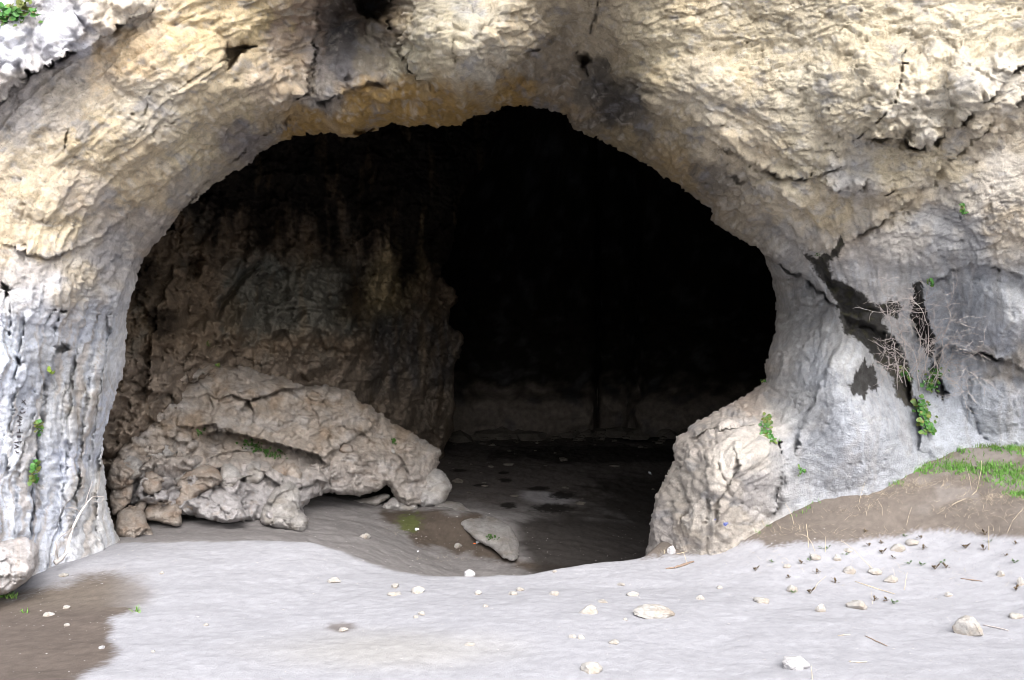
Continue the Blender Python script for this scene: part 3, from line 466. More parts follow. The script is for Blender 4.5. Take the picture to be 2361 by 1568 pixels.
# ------------------------------------------------------------------ ground: pale berm outside, floor sloping down inside
def gp(px, py, Y): return ((px - CX) / F * Y, Y, CAMZ - (py - CY) / F * Y)
crest_px = [(-300,1300,8.6),(100,1268,8.8),(280,1258,8.5),(400,1254,8.4),(550,1253,8.4),(700,1257,8.3),(790,1280,8.1),(870,1311,7.9),(930,1328,7.7),(990,1335,7.6),(1100,1335,7.55),(1200,1329,7.6),(1350,1307,7.8),(1490,1288,8.1)]
CR = [gp(*p) for p in crest_px]
OUT = CR + [gp(*p) for p in ((0,1568,5.0),(600,1568,5.05),(1180,1568,5.1),(1800,1568,5.05),(2361,1568,4.9),(-100,1400,6.9),(0,1400,6.8),(100,1312,7.75),(600,1400,6.6),(1180,1420,6.3),(1700,1400,6.6),(2361,1350,6.7),(2361,1240,7.3),(2100,1228,7.9),(1760,1250,8.0),(1640,1268,8.1),(2361,1100,8.1),(2361,1022,8.6),(2130,1028,8.9),(2000,1095,8.6),(1930,1112,8.6),(1780,1192,8.5),(1650,1240,8.3),(1560,1268,8.2))] + [(-12,6,-.2),(-12,14,0),(12,6,.8),(12,12,2),(6,14,1.4),(0,-6,-.1),(-10,-6,-.3),(10,-6,.2),(0,2,0),(-4,3.5,.02),(4,3.5,.08),(-4,12,0),(4,12,.5),(0,12,-.05)]
IN = [gp(*p) for p in ((1000,1330,10.1),(850,1250,10.6),(640,1232,9.95),(450,1225,9.7),(300,1238,9.25),(740,1150,12.9),(1000,1168,13.6),(1190,1284,11.6),(1140,1170,14.5),(1045,1190,12.6),(1105,1235,12.25),(1160,1270,11.95),(1030,1036,24),(1200,1005,27.2),(1200,1080,20),(1300,1150,16.4),(1450,1250,12.8),(1200,1300,11.4),(900,1180,12.9),(1050,1260,12.0))] + [(5,12,-1),(5,20,-1),(10,25,-1),(8,12,-1),(-8,12,0),(-8,20,-.6),(-3,9,-.05),(0,9,-.62),(1.2,9,-.66),(3,9,-.5),(-5,9,0.05),(0,32,-1),(-8,32,-1)]
zo = TPS(OUT, 3e-5); zi = TPS(IN, 3e-5)
crx = np.array([c[0] for c in CR] + [2.0, 3.0]); cry = np.array([c[1] for c in CR] + [9.3, 10.0])
def ground_z(X, Y):
    X = np.asarray(X, float); Y = np.asarray(Y, float)
    yc = np.interp(X, crx, cry) + fbm(X * 2.2, X * 0 + .5, 3, 501) * .05
    k = sstep(0., .8, Y - yc)
    a = np.clip(zo(X, Y), -1.5, 3); b = np.clip(zi(X, Y), -1.3, .3)
    n = fbm(X * .9, Y * .9, 4, 502) * .035 + fbm(X * 4, Y * 4.5, 4, 503, gain=.55) * .010 + fbm(X * 14, Y * 15, 3, 506) * .0035
    n2 = fbm(X * 1.1, Y * 1.1, 4, 504) * .05 + fbm(X * 4, Y * 4, 4, 505) * .025
    return a * (1 - k) + b * k + n * (1 - k) + n2 * k
gx = np.concatenate([np.arange(-60, -8, 4), np.arange(-8, -5, .2), np.arange(-5, 5.6, .023), np.arange(5.6, 9, .2), np.arange(9, 61, 4)])
gy = np.concatenate([np.arange(-40, 2, 3), np.arange(2, 4.2, .15), np.arange(4.2, 9.4, .02), np.arange(9.4, 14, .035), np.arange(14, 30, .09), np.arange(30, 62, 4)])
QX, QY = np.meshgrid(gx, gy); QZ = ground_z(QX, QY)
yy = np.maximum(QY, .8); PXg = CX + QX / yy * F; PYg = CY + (CAMZ - QZ) / yy * F      # where each spot lies, in the survey frame
PXg = np.where(QY < .8, -9e3, PXg)
wb = fbm(QX * 3, QY * 3, 4, 511) * 16 + fbm(QX * 14, QY * 14, 3, 512) * 6
GCc = np.zeros(QX.shape + (3,)) + np.array((.352, .352, .380))
n = fbm(QX * .7, QY * .7, 4, 513); GCc = mixc(GCc, (.325, .325, .35), sstep(.0, .5, n) * .6); GCc = mixc(GCc, (.37, .355, .325), sstep(1.2, .3, np.hypot((PXg - 900) / 330, (PYg - 1500) / 60) + n * .4) * .5)
LEFTSOIL = [(-900,1330),(20,1375),(70,1362),(130,1345),(200,1328),(270,1322),(330,1335),(352,1362),(335,1395),(300,1412),(260,1430),(256,1470),(272,1500),(250,1530),(170,1572),(0,1720),(-900,1800)]
RIGHTSOIL = [(1480,1292),(1560,1279),(1650,1272),(1720,1252),(1745,1247),(1770,1258),(1850,1254),(1980,1246),(2070,1238),(2110,1222),(2200,1226),(2290,1238),(2400,1242),(3200,1260),(4200,1100),(3500,700),(2000,950),(1480,1200)]
q = sdf(PXg, PYg, LEFTSOIL) + wb; GCc = mixc(GCc, (.115, .092, .078), sstep(10, -16, q + fbm(QX * 45, QY * 45, 2, 520) * 14) * sstep(380, 220, PXg - np.maximum(1400 - PYg, 0) * -.0 + np.where(PYg < 1400, 0, -200)) * .97)
GCc = mixc(GCc, (.17, .145, .12), sstep(30, -25, q) * .5 * sstep(1430, 1380, PYg))
q = sdf(PXg, PYg, RIGHTSOIL) + wb * .6; m = sstep(7, -9, q + fbm(QX * 45, QY * 45, 2, 521) * 9); GCc = mixc(GCc, (.148, .124, .106), m * .96)
pal = sstep(.05, .3, fbm(QX * 1.6, QY * 2.5, 4, 514) + sstep(2000, 2300, PXg) * .25 - .12) * sstep(1235, 1130, PYg) * m; GCc = mixc(GCc, (.26, .235, .22), pal * .6)
cave_m = (QY > np.interp(QX, crx, cry) + .25) & (QX > -4.6) & (QX < 3.2) | (QY > 10.2)
inn = sstep(0, .12, QY - np.interp(QX, crx, cry) - .04 + fbm(QX * 6, QY * 6, 3, 540) * .10) * ((QX > -4.6) & (QX < 3.4))
inn = np.maximum(inn, (QY > 10.2) * 1.)
ni = fbm(QX * 1.3, QY * 1.0, 5, 515); nf = fbm(QX * 9, QY * 9, 3, 516)
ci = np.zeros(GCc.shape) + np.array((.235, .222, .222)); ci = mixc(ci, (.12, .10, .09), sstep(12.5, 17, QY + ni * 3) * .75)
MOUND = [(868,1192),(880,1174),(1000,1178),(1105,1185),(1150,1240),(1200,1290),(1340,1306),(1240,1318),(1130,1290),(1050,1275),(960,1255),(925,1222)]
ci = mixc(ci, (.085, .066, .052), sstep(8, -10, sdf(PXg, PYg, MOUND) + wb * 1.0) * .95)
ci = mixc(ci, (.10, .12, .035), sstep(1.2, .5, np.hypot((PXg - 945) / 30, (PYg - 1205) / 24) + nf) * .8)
ci = mixc(ci, (.035, .030, .027), np.maximum(sstep(1300, 1420, PXg + ni * 160) * sstep(1070, 1130, PYg + ni * 60), sstep(1175, 1235, PXg + ni * 60) * sstep(1165, 1205, PYg + ni * 30)) * .9)  # shadow over the right of the floor, painted in near black
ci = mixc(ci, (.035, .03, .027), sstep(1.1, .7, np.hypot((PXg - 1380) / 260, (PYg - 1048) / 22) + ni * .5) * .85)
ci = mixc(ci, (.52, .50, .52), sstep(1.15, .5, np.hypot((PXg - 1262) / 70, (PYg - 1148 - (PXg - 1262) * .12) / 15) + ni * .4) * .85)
for x, y, rx, ry in ((1162,1090,14,4),(1165,1107,16,5),(1105,1119,16,4),(1172,1165,22,8),(1300,1142,36,10),(1240,1126,30,5),(1480,1000,90,22),(1058,1085,20,4),(1275,1172,55,12)):  # footprint pits: their shade painted as dark spots
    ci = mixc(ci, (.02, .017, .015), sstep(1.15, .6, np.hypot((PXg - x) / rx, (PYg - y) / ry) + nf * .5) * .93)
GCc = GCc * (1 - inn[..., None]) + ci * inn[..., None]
GCc = mixc(GCc, (.12, .095, .08), sstep(1.15, .4, np.hypot((PXg - 786) / 40, (PYg - 1446) / 13) + nf * .5) * .7)   # burnt patch round a bone-white stone
dk = sstep(.32, .2, GCc.mean(-1)) * .75 + .25; GCc = GCc * (1 + dk * (.16 * fbm(QX * 5, QY * 5, 3, 530) + .22 * fbm(QX * 24, QY * 24, 3, 531)))[..., None]
ny2, nx2 = QX.shape; I = np.arange(ny2 * nx2).reshape(ny2, nx2)
f = np.stack([I[:-1, :-1], I[:-1, 1:], I[1:, 1:], I[1:, :-1]], -1).reshape(-1, 4); fc = cave_m.ravel()[f].all(1); Vg = np.stack([QX, QY, QZ], -1).reshape(-1, 3); Cg = GCc.reshape(-1, 3)
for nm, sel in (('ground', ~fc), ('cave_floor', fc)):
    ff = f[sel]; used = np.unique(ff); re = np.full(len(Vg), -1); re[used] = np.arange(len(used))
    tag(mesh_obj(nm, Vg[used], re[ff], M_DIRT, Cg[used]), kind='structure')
print('ground', time.time() - T0)
def hit(px, py, y0=4., y1=28.):                          # where a sight line meets the ground
    Y = np.arange(y0, y1, .01); z = ground_z((px - CX) / F * Y, Y); r = CAMZ - (py - CY) / F * Y
    k = np.argmax(r <= z); Yh = Y[k] if (r <= z).any() else y1; return Vector(((px - CX) / F * Yh, Yh, float(z[k]) if (r <= z).any() else CAMZ - (py - CY) / F * Yh))

# ------------------------------------------------------------------ the fallen and standing rocks inside
def oc_col(X, Y, seed):
    n = fbm(X / 60, Y / 50, 4, seed + 30); m = fbm(X / 22, Y / 18, 4, seed + 31)
    C = np.zeros(X.shape + (3,)) + np.array((.45, .395, .345))
    C = mixc(C, (.38, .29, .21), sstep(.0, .4, n) * .7 * sstep(1120, 980, Y)); C = mixc(C, (.52, .49, .47), sstep(.05, .4, -n + m * .4) * .7)
    C = mixc(C, (.46, .445, .455), sstep(1050, 1150, Y) * .6 * sstep(900, 640, X) + sstep(1000, 1100, Y) * .35); C = mixc(C, (.30, .24, .19), sstep(.15, .4, m) * .45)
    return C * np.array((1.16, 1.15, 1.15))
UPPER = [(262,1010),(290,955),(330,925),(352,905),(385,868),(425,842),(470,836),(520,846),(560,842),(610,862),(655,868),(705,888),(770,890),(812,900),(828,920),(880,950),(905,975),(940,990),(985,1018),(1012,1045),(1000,1080),(900,1100),(700,1110),(500,1090),(300,1080)]
UD = [(300,1000,10.6),(350,900,11.2),(450,850,11.9),(500,900,11.8),(700,900,12.9),(700,1000,12.3),(820,920,13.5),(850,990,13.3),(960,1020,13.9),(750,1070,12.2),(560,1000,11.6),(400,1000,10.9),(900,1090,13.2),(400,1080,10.6),(620,1090,11.6)]
def up_extra(X, Y, fr):
    w = fbm(X / 24, Y / 24, 3, 601) * 8
    for pts, hr, f1, hl, f2 in (([(455,1000),(520,992),(600,1012),(660,1030),(735,1050),(760,1080)], -.25, 40, .5, 60), ([(340,940),(380,905),(440,880),(500,850)], .15, 30, .2, 14), ([(545,960),(560,930),(640,900),(720,888)], .2, 60, .15, 16), ([(740,1060),(800,1020),(850,990),(880,960)], .12, 40, .12, 16)):
        d, sd_, t = seg_d(X + w, Y + w, pts); e = sstep(0, .12, t) * sstep(1, .88, t)
        fr = fr + e * np.where(sd_ < 0, -abs(hr) * np.exp(-d / f1), hl * np.exp(-d / f2))
    return fr
up, up_at = rock_body('rock_outcrop', UPPER, UD, 1.6, .5, 26, 600, oc_col, 1.25, None, 2.8, 7, up_extra, [([(300,985),(340,940),(350,900)], 4, .15), ([(520,900),(500,940),(470,990)], 3, .1), ([(640,940),(700,960),(760,960)], 3, .07), ([(880,965),(872,990),(860,1010)], 3, .09)])
tag(up, 'broad tan brown rock outcrop under the dark cave wall, sloping down to the right', 'rock', 'rock masses in the cave mouth')
LOWER = [(262,1100),(268,1040),(290,1000),(335,955),(372,950),(402,965),(430,985),(455,1010),(470,1045),(520,1055),(560,1040),(610,1060),(660,1078),(720,1066),(760,1062),(800,1042),(840,1040),(880,1046),(920,1028),(945,1010),(985,1022),(1010,1032),(1018,1055),(1004,1085),(1000,1130),(985,1160),(958,1166),(925,1160),(902,1136),(890,1118),(862,1136),(800,1143),(745,1138),(718,1150),(700,1178),(712,1200),(700,1222),(660,1216),(610,1204),(560,1204),(500,1196),(440,1192),(380,1176),(320,1165),(275,1160)]
LD = [(280,1100,9.9),(300,1000,10.4),(350,960,10.8),(380,1050,10.4),(450,1150,10.3),(450,1030,10.8),(600,1180,10.5),(560,1080,11.2),(700,1210,10.7),(690,1100,11.6),(760,1120,12.0),(900,1090,12.9),(880,1120,12.8),(1000,1120,13.5),(960,1030,13.6),(840,1050,12.7),(640,1150,10.9)]
def lo_extra(X, Y, fr):
    w = fbm(X / 20, Y / 20, 3, 651) * 7
    for pts, h1, f1, h2, f2 in (([(700,1180),(650,1120),(600,1090),(560,1100),(540,1150)], .22, 40, .15, 20), ([(420,1110),(470,1085),(530,1090),(570,1120)], .22, 40, .25, 24), ([(300,1100),(350,1060),(420,1050),(460,1050)], .18, 40, .25, 24), ([(330,1150),(390,1125),(430,1120)], .15, 30, .3, 26), ([(945,1100),(930,1060),(905,1040)], .1, 25, .14, 12)):
        d, sd_, t = seg_d(X + w, Y + w, pts); e = sstep(0, .12, t) * sstep(1, .88, t)
        fr = fr + e * np.where(sd_ > 0, -h1 * np.exp(-d / f1), h2 * np.exp(-d / f2))
    return fr
lw, lw_at = rock_body('rock_outcrop', LOWER, LD, 1.3, .45, 22, 650, oc_col, 1.35, None, 2.8, 7, lo_extra, [([(765,1075),(758,1110),(765,1135)], 2.5, .12), ([(820,1070),(812,1100)], 2.5, .10), ([(760,1085),(800,1078),(850,1070)], 2, .06), ([(880,1030),(890,1060)], 3, .12)])
tag(lw, 'pale grey rock shelf with knobbly blocks and a dark hollow under its edge', 'rock', 'rock masses in the cave mouth')
def grey_col(X, Y, seed):
    n = fbm(X / 40, Y / 30, 4, seed + 30); C = np.zeros(X.shape + (3,)) + np.array((.50, .475, .46)); C = mixc(C, (.40, .36, .32), sstep(0, .4, n) * .7); return mixc(C, (.58, .56, .56), sstep(.05, .4, -n) * .6)
def slab_col(X, Y, seed): return grey_col(X, Y, seed) * .72
def white_col(X, Y, seed):
    n = fbm(X / 10, Y / 70, 4, seed + 30); m = fbm(X / 30, Y / 60, 3, seed + 31); C = np.zeros(X.shape + (3,)) + np.array((.60, .56, .55)); C = mixc(C, (.48, .36, .27), sstep(0, .3, m) * sstep(60, 0, X) * .8); return mixc(C, (.72, .71, .73), sstep(.0, .3, n) * .7)
def brown_col(X, Y, seed):
    n = fbm(X / 30, Y / 25, 4, seed + 30); C = np.zeros(X.shape + (3,)) + np.array((.45, .385, .335)); C = mixc(C, (.34, .25, .19), sstep(.05, .4, n) * .6); return mixc(C, (.54, .50, .47), sstep(.05, .4, -n) * .5)
BOULD = [('squat rounded boulder at the right end of the grey rock shelf', [(972,1105),(985,1088),(1003,1080),(1022,1088),(1034,1104),(1040,1124),(1032,1146),(1018,1164),(985,1172),(966,1166),(962,1135)], 13.3, .9, .35, 20, grey_col, .5),
 ('smooth grey slab lying below the squat boulder, its rounded nose over the dark floor', [(1000,1168),(1020,1156),(1055,1158),(1078,1172),(1100,1186),(1140,1194),(1172,1212),(1190,1236),(1197,1262),(1192,1290),(1172,1292),(1140,1270),(1105,1250),(1075,1225),(1040,1200)], 12.2, .5, .22, 26, slab_col, .3),
 ('white streaked boulder with a rusty left side at the foot of the left buttress', [(-90,1290),(-60,1236),(0,1232),(40,1234),(72,1244),(88,1262),(86,1300),(72,1328),(48,1352),(20,1368),(-20,1375),(-90,1370)], 6.75, 1.0, .3, 26, white_col, .55),
 ('tan boulder standing beside the left buttress on the dusty cave floor', [(268,1195),(275,1180),(292,1168),(314,1166),(330,1178),(338,1200),(348,1222),(352,1240),(320,1248),(285,1245),(268,1228)], 9.2, .55, .22, 18, brown_col, .7),
 ('flat faced boulder sloping to the right between the tan boulder and the rock shelf', [(330,1185),(345,1160),(365,1146),(395,1150),(415,1168),(420,1190),(416,1212),(395,1212),(362,1202),(335,1200)], 9.75, .6, .22, 18, brown_col, .65),
 ('leaning wedge of rock behind the tan boulder', [(254,1150),(262,1120),(290,1112),(308,1116),(306,1140),(298,1160),(280,1178),(262,1190)], 9.65, .5, .16, 14, brown_col, .7),
 ('narrow upright rock behind the two small boulders', [(310,1170),(322,1150),(336,1143),(340,1158),(332,1180),(318,1186)], 9.9, .3, .1, 8, brown_col, .5),
 ('low grey rock in the shadow of the hollow', [(880,1172),(895,1155),(915,1145),(940,1148),(958,1160),(962,1176),(930,1180)], 13.1, .5, .2, 14, grey_col, .5),
 ('thin rock wedge in the hollow under the rock shelf', [(800,1160),(840,1148),(880,1140),(900,1142),(880,1160),(850,1168)], 13.3, .4, .15, 10, grey_col, .4),
 ('knobbly rounded boulder at the front corner of the rock shelf', [(452,1175),(462,1140),(490,1122),(525,1128),(550,1146),(560,1170),(566,1194),(530,1206),(488,1200),(460,1192)], 10.0, .6, .25, 18, oc_col, .9),
 ('grey lumpy boulder touching the soil mound', [(600,1200),(610,1160),(640,1120),(672,1112),(692,1140),(690,1172),(708,1198),(700,1228),(660,1222),(625,1216)], 10.45, .6, .28, 20, grey_col, .95),
 ('broken rock with a flat top left of the rock shelf', [(395,1170),(405,1120),(430,1085),(470,1070),(505,1084),(512,1110),(480,1130),(455,1150),(445,1180)], 10.15, .6, .25, 18, brown_col, .9),
 ('jagged rock low down beside the inner edge of the buttress', [(248,1120),(256,1070),(280,1050),(308,1062),(312,1095),(300,1118),(270,1128)], 9.7, .5, .2, 14, brown_col, .8)]
def lump(cx, cy, w, h, seed):
    R_ = np.random.default_rng(seed); return [(cx + w / 2 * math.cos(a) * R_.uniform(.78, 1.12), cy + h / 2 * math.sin(a) * R_.uniform(.78, 1.12)) for a in np.arange(0, 6.28, .52)]
for k, (cx, cy, w, h, lab) in enumerate([(300,1078,64,60,'rounded dusty rock high on the rubble slope next to the left buttress'),(368,1042,74,48,'flat topped rock at the head of the rubble slope'),(432,1094,96,78,'big smooth rounded boulder in the middle of the rubble slope'),(350,1112,58,58,'cracked rock beside the big smooth boulder of the rubble slope'),(585,1092,56,58,'stubby rock leaning on the middle of the grey rock shelf'),(530,1098,60,62,'pale upright rock right of the big smooth boulder'),(660,1090,70,60,'brown blotched block set in the rock shelf'),(905,1042,34,30,'small white block on top of the shelf near its right end'),(800,1036,36,34,'left one of the little knobs along the top of the shelf'),(846,1034,40,34,'right one of the little knobs along the top of the shelf')]):
    BOULD.append((lab, lump(cx, cy, w, h, 50 + k), lw_at(cx, cy) - .10, .5, .2, 14, brown_col if k in (3, 6, 8, 9) else grey_col, .6))
for i, (lab, ol, dep, th, rn, rw, cf, am) in enumerate(BOULD):
    cxy = np.mean(ol, 0); pts = [(cxy[0], cxy[1], dep), (cxy[0] - 50, cxy[1], dep - .02), (cxy[0] + 50, cxy[1], dep + .02), (cxy[0], cxy[1] - 50, dep + (.35 if i != 1 else 1.1)), (cxy[0], cxy[1] + 50, dep - (.1 if i != 1 else .6))]
    o, _ = rock_body('boulder', ol, pts, th, rn, rw, 700 + i * 13, cf, am, None, 2.4, 3.0)
    tag(o, lab, 'boulder', 'boulders in the cave mouth')
print('rocks', time.time() - T0)

# ------------------------------------------------------------------ loose stones: closed, faceted pebbles
def ico(sub):
    import bmesh
    bm = bmesh.new(); bmesh.ops.create_icosphere(bm, subdivisions=sub, radius=1); V = np.array([v.co[:] for v in bm.verts]); Fc = np.array([[v.index for v in f.verts] for f in bm.faces]); bm.free(); return V, Fc
ICO = {3: ico(3), 4: ico(4), 5: ico(5)}
def stone(name, px, py, w, h, seed, label, group='loose stones on the ground', sub=4, flat=.75, mat=None, sink=.25, rot=None, cut=5):
    p = hit(px, py + h * .35); sc = p.y / F; rx = w * sc * .5; rz = h * sc * .62; ry = rx * random.uniform(.7, 1.0)
    V, Fc = ICO[sub]; V = V.copy(); R = np.random.default_rng(seed)
    for _ in range(cut):                                # broken faces
        nrm = R.normal(size=3); nrm /= np.linalg.norm(nrm); o = R.uniform(.45, .85); d = V @ nrm; V = np.where((d > o)[:, None], V - (d - o)[:, None] * nrm * .9, V)
    r = 1 + fbm(V[:, 0] * 1.6 + seed, V[:, 1] * 1.6 + V[:, 2] * 1.1, 3, seed) * .28 + fbm(V[:, 0] * 6 + V[:, 2] * 5, V[:, 1] * 6 - V[:, 2] * 4 + seed, 3, seed + 1) * .07
    V = V * r[:, None]; V /= np.abs(V).max(0)
    a = R.uniform(-.5, .5) if rot is None else rot; ca, sa = math.cos(a), math.sin(a); V = np.stack([V[:, 0] * ca - V[:, 2] * sa, V[:, 1], V[:, 0] * sa + V[:, 2] * ca], -1) if w < h * 3 else V
    V = V * np.array([rx, ry, rz]); o = mesh_obj(name, V, Fc, mat or M_STONE, smooth=sub > 3)
    o.location = (p.x, p.y, p.z + rz * (1 - sink * 2) * .8); tag(o, label, 'stone', group); return o
ST = [(2239,1445,76,50,'large angular white stone with a dark hollow under its left edge'),(1831,1527,72,32,'oblong white stone with a grey left end'),(1364,1537,52,28,'smooth rounded white stone lying alone on open dust at the bottom edge'),
 (1500,1406,112,34,'broad crusted white rock half buried in the pale dust'),(1356,1402,46,28,'rough white stone left of the half buried rock'),(1548,1268,20,22,'tan upright stone at the edge of the dark soil beside the cave mouth'),(1614,1377,22,15,'small white wedge stone right of the half buried rock'),
 (1756,1383,38,14,'flat white stone with a long sloping top among the seedlings'),(1459,1368,30,14,'white chip just above the half buried rock'),(1390,1386,24,8,'flat white flake above the rough white stone'),(1442,1427,11,8,'little round stone just below the half buried rock'),
 (1320,1467,19,10,'left one of two little stones lying side by side'),(1339,1469,19,11,'right one of two little stones lying side by side'),(1416,1479,27,9,'flat white flake right of the pair of little stones'),(1432,1346,20,9,'pale flake near the berm edge above the half buried rock'),
 (1659,1354,14,9,'little pale stone below the two weathered sticks'),(1278,1316,12,7,'small stone near the crest of the berm'),(1200,1358,20,10,'left one of the three white chips along the berm'),(1182,1368,24,9,'flat chip below the left one of the three white chips'),(1279,1367,26,12,'crumbly white chip in the middle of the berm'),
 (1826,1356,26,20,'pointed white stone ringed by brown seedlings'),(1892,1402,24,24,'white stone standing by a small dark pit'),(1975,1394,44,24,'long leaning white stone right of the small dark pit'),(1959,1314,30,18,'bright blocky white stone in the middle of the seedlings'),(2017,1317,34,16,'low white stone right of the bright blocky stone'),
 (2069,1261,36,18,'broad pale stone lying just below the dark soil line'),(2103,1250,32,14,'slanting pale stone touching the dark soil line'),(1878,1284,28,14,'pale triangular stone among the left seedlings'),(1931,1286,20,16,'small pointed pale stone below the dark soil line'),(1814,1304,20,12,'half buried pale stone beside the leftmost seedlings'),
 (1956,1268,22,9,'flat pale stone just under a bent straw'),(2053,1333,36,18,'flat pale stone below the low white stone'),(2306,1322,20,14,'rounded white pebble near the picture edge on the right slope'),(2352,1342,16,24,'tall white stone at the far right beside a seedling'),(2187,1371,17,11,'white pebble above the large angular stone'),(2341,1418,38,15,'pale rock half sunk in dust at the far right'),
 (770,1338,32,15,'crumbled white clod on the left shoulder of the berm'),(912,1350,22,14,'upper white clod of the group where the gully ends'),(909,1368,34,12,'lower white clod of the group where the gully ends'),(965,1360,34,18,'largest white clod right of the gully end'),(1103,1366,18,12,'white clod on the berm below the round stone'),(1120,1396,14,9,'lone small stone on the open dust below the berm'),
 (973,1414,20,10,'white splinter on the open dust'),(958,1422,14,7,'smaller white splinter touching the longer one'),(1082,1485,28,7,'long flat white flake alone on the open dust'),(791,1451,24,11,'bone white stone in a small scorched patch'),(1081,1322,32,20,'round grey stone just behind the berm edge'),(1057,1258,20,12,'pale stone on the dark mound between the litter'),(841,1235,26,16,'pale lump of rock on the brown slope inside'),
 (373,1320,12,8,'little stone beside the dark soil patch by the left buttress'),(235,1492,15,9,'brown grey stone inside the dark soil patch'),(475,1440,12,7,'lone white pebble right of the dark soil patch'),(353,1502,10,6,'tiny white pebble below the lone white pebble'),(112,1416,26,10,'flat white stone in the dark soil patch'),(153,1400,20,9,'crumbled white stone at the upper side of the dark soil patch'),(154,1441,14,7,'small pale stone below the flat white stone in the dark patch'),(147,1325,24,8,'flat white stone at the foot of the left buttress')]
for i, (px, py, w, h, lab) in enumerate(ST):
    sub = 5 if w > 60 else 4 if w > 24 else 3
    stone('stone', px, py, w, h, 40 + i, lab, sub=sub, sink=.42 if 'buried' in lab or 'sunk' in lab else .32, mat=M_STONE2 if 'grey' in lab or i == 5 else M_STONE, rot=(-.45 if i == 0 else .0 if w > 40 else None), cut=7 if i == 0 else 4)
# pebbles nobody could count
pv, pf = [], []; b0, b1 = ICO[3][0][::1], ICO[3][1]; b0, b1 = ico(1)
pr = random.Random(3); nb = 0
for k in range(2600):
    px = pr.uniform(-60, 2420); py = pr.uniform(1235, 1600) if k % 4 else pr.uniform(1170, 1330)
    if px > 1500 and py < 1215: continue
    if k % 4 and pr.random() < .45 * sstep(300, 1500, abs(px - 800) * -1 + 1600): continue
    p = hit(px, py); r = p.y / F * pr.choice((.5, .6, .7, .8, 1, 1.5)) * pr.uniform(.6, 1.2)
    sc3 = np.array([r * pr.uniform(.8, 1.6), r * pr.uniform(.8, 1.4), r * pr.uniform(.5, .9)])
    v = b0 * (1 + RNG.uniform(-.25, .25, (len(b0), 1))) * sc3 + np.array(p); pv.append(v); pf.append(b1 + nb); nb += len(b0)
tag(mesh_obj('gravel', np.concatenate(pv), np.concatenate(pf), M_GRAVEL, smooth=False), kind='stuff')
pv, pf, nb = [], [], 0
for k in range(240):                                    # rubble heaped along the far wall and fallen over the dim floor
    x = pr.uniform(-2, 8); y = 27.3 - abs(pr.gauss(0, .8)) if k % 3 else pr.uniform(15, 27); r = pr.choice((.06, .08, .12, .18, .3)) * pr.uniform(.6, 1.2)
    if y < 26: r *= .3
    v = b0 * (1 + RNG.uniform(-.3, .3, (len(b0), 1))) * np.array([r * 1.5, r, r * .8]) + np.array((x, y, float(ground_z(x, y)) + r * .2)); pv.append(v); pf.append(b1 + nb); nb += len(b0)
tag(mesh_obj('rubble', np.concatenate(pv), np.concatenate(pf), plain_mat('dark_rubble', (.13, .115, .10), .9, 20, .4), smooth=False), kind='stuff')  # plain dark brown stone colour
print('stones', time.time() - T0)

# ------------------------------------------------------------------ thin things: stalks, twigs, sticks
def tube(pts, radii, n=6):
    P = np.array(pts, float); V = []; Fc = []; m = len(P)
    for i in range(m):
        t = P[min(i + 1, m - 1)] - P[max(i - 1, 0)]; t /= np.linalg.norm(t) + 1e-9
        a = np.cross(t, (0, 0, 1) if abs(t[2]) < .9 else (1, 0, 0)); a /= np.linalg.norm(a); b = np.cross(t, a)
        for k in range(n):
            th = 2 * math.pi * k / n; V.append(P[i] + radii[i] * (a * math.cos(th) + b * math.sin(th)))
    for i in range(m - 1):
        for k in range(n): Fc.append((i * n + k, i * n + (k + 1) % n, (i + 1) * n + (k + 1) % n, (i + 1) * n + k))
    Fc.append(tuple(range(n - 1, -1, -1))); Fc.append(tuple(range((m - 1) * n, m * n)))
    return V, Fc
class MB:
    def __init__(s): s.V = []; s.F = []
    def add(s, VF):
        o = len(s.V); s.V += [tuple(v) for v in VF[0]]; s.F += [tuple(i + o for i in f) for f in VF[1]]
    def build(s, name, mat, parent=None, smooth=True, loc=None):
        V = np.array(s.V); 
        if parent is not None: V = V - np.array(parent.location)
        elif loc is not None: V = V - np.array(loc)
        o = mesh_obj(name, V, s.F, mat, parent=parent, smooth=smooth)
        if parent is None and loc is not None: o.location = loc
        return o
def path(p0, d, length, n, wander, rnd, droop=0.):
    P = [Vector(p0)]; d = Vector(d).normalized()
    for i in range(n):
        d = (d + Vector((rnd.gauss(0, wander), rnd.gauss(0, wander), rnd.gauss(0, wander) - droop))).normalized(); P.append(P[-1] + d * length / n)
    return P
# dead bush growing from the wet cleft on the right
rb = random.Random(21)
def face_pt(px, py, off=.05):
    Y = face_depth(px, py) - off; return Vector(world(px, py, Y))
bb = face_pt(2118, 905, .10); bush = empty('dead_bush', bb); tag(bush, 'leafless tangle of bleached twigs sprouting from the wet cleft in the right rock', 'dead bush')
stems = [((2105,900),(2085,800),(2055,700),(2028,640)),((2110,900),(2098,790),(2062,745),(2030,715)),((2118,895),(2125,840),(2128,770),(2138,665)),((2122,900),(2110,830),(2075,760),(2070,700)),((2125,898),(2150,830),(2190,790),(2235,770)),((2130,900),(2165,850),(2200,845),(2255,870)),((2126,890),(2150,800),(2180,720),(2205,660)),((2112,895),(2090,850),(2060,845),(2032,860)),((2120,880),(2150,815),(2178,770),(2215,735)),((2108,880),(2082,812),(2050,800),(2034,812)),((2130,880),(2172,868),(2215,900),(2240,915)),((2115,890),(2140,760),(2105,700),(2085,688)),((2114,860),(2118,790),(2090,730),(2098,690)),((2132,880),(2176,820),(2232,818),(2262,800))]
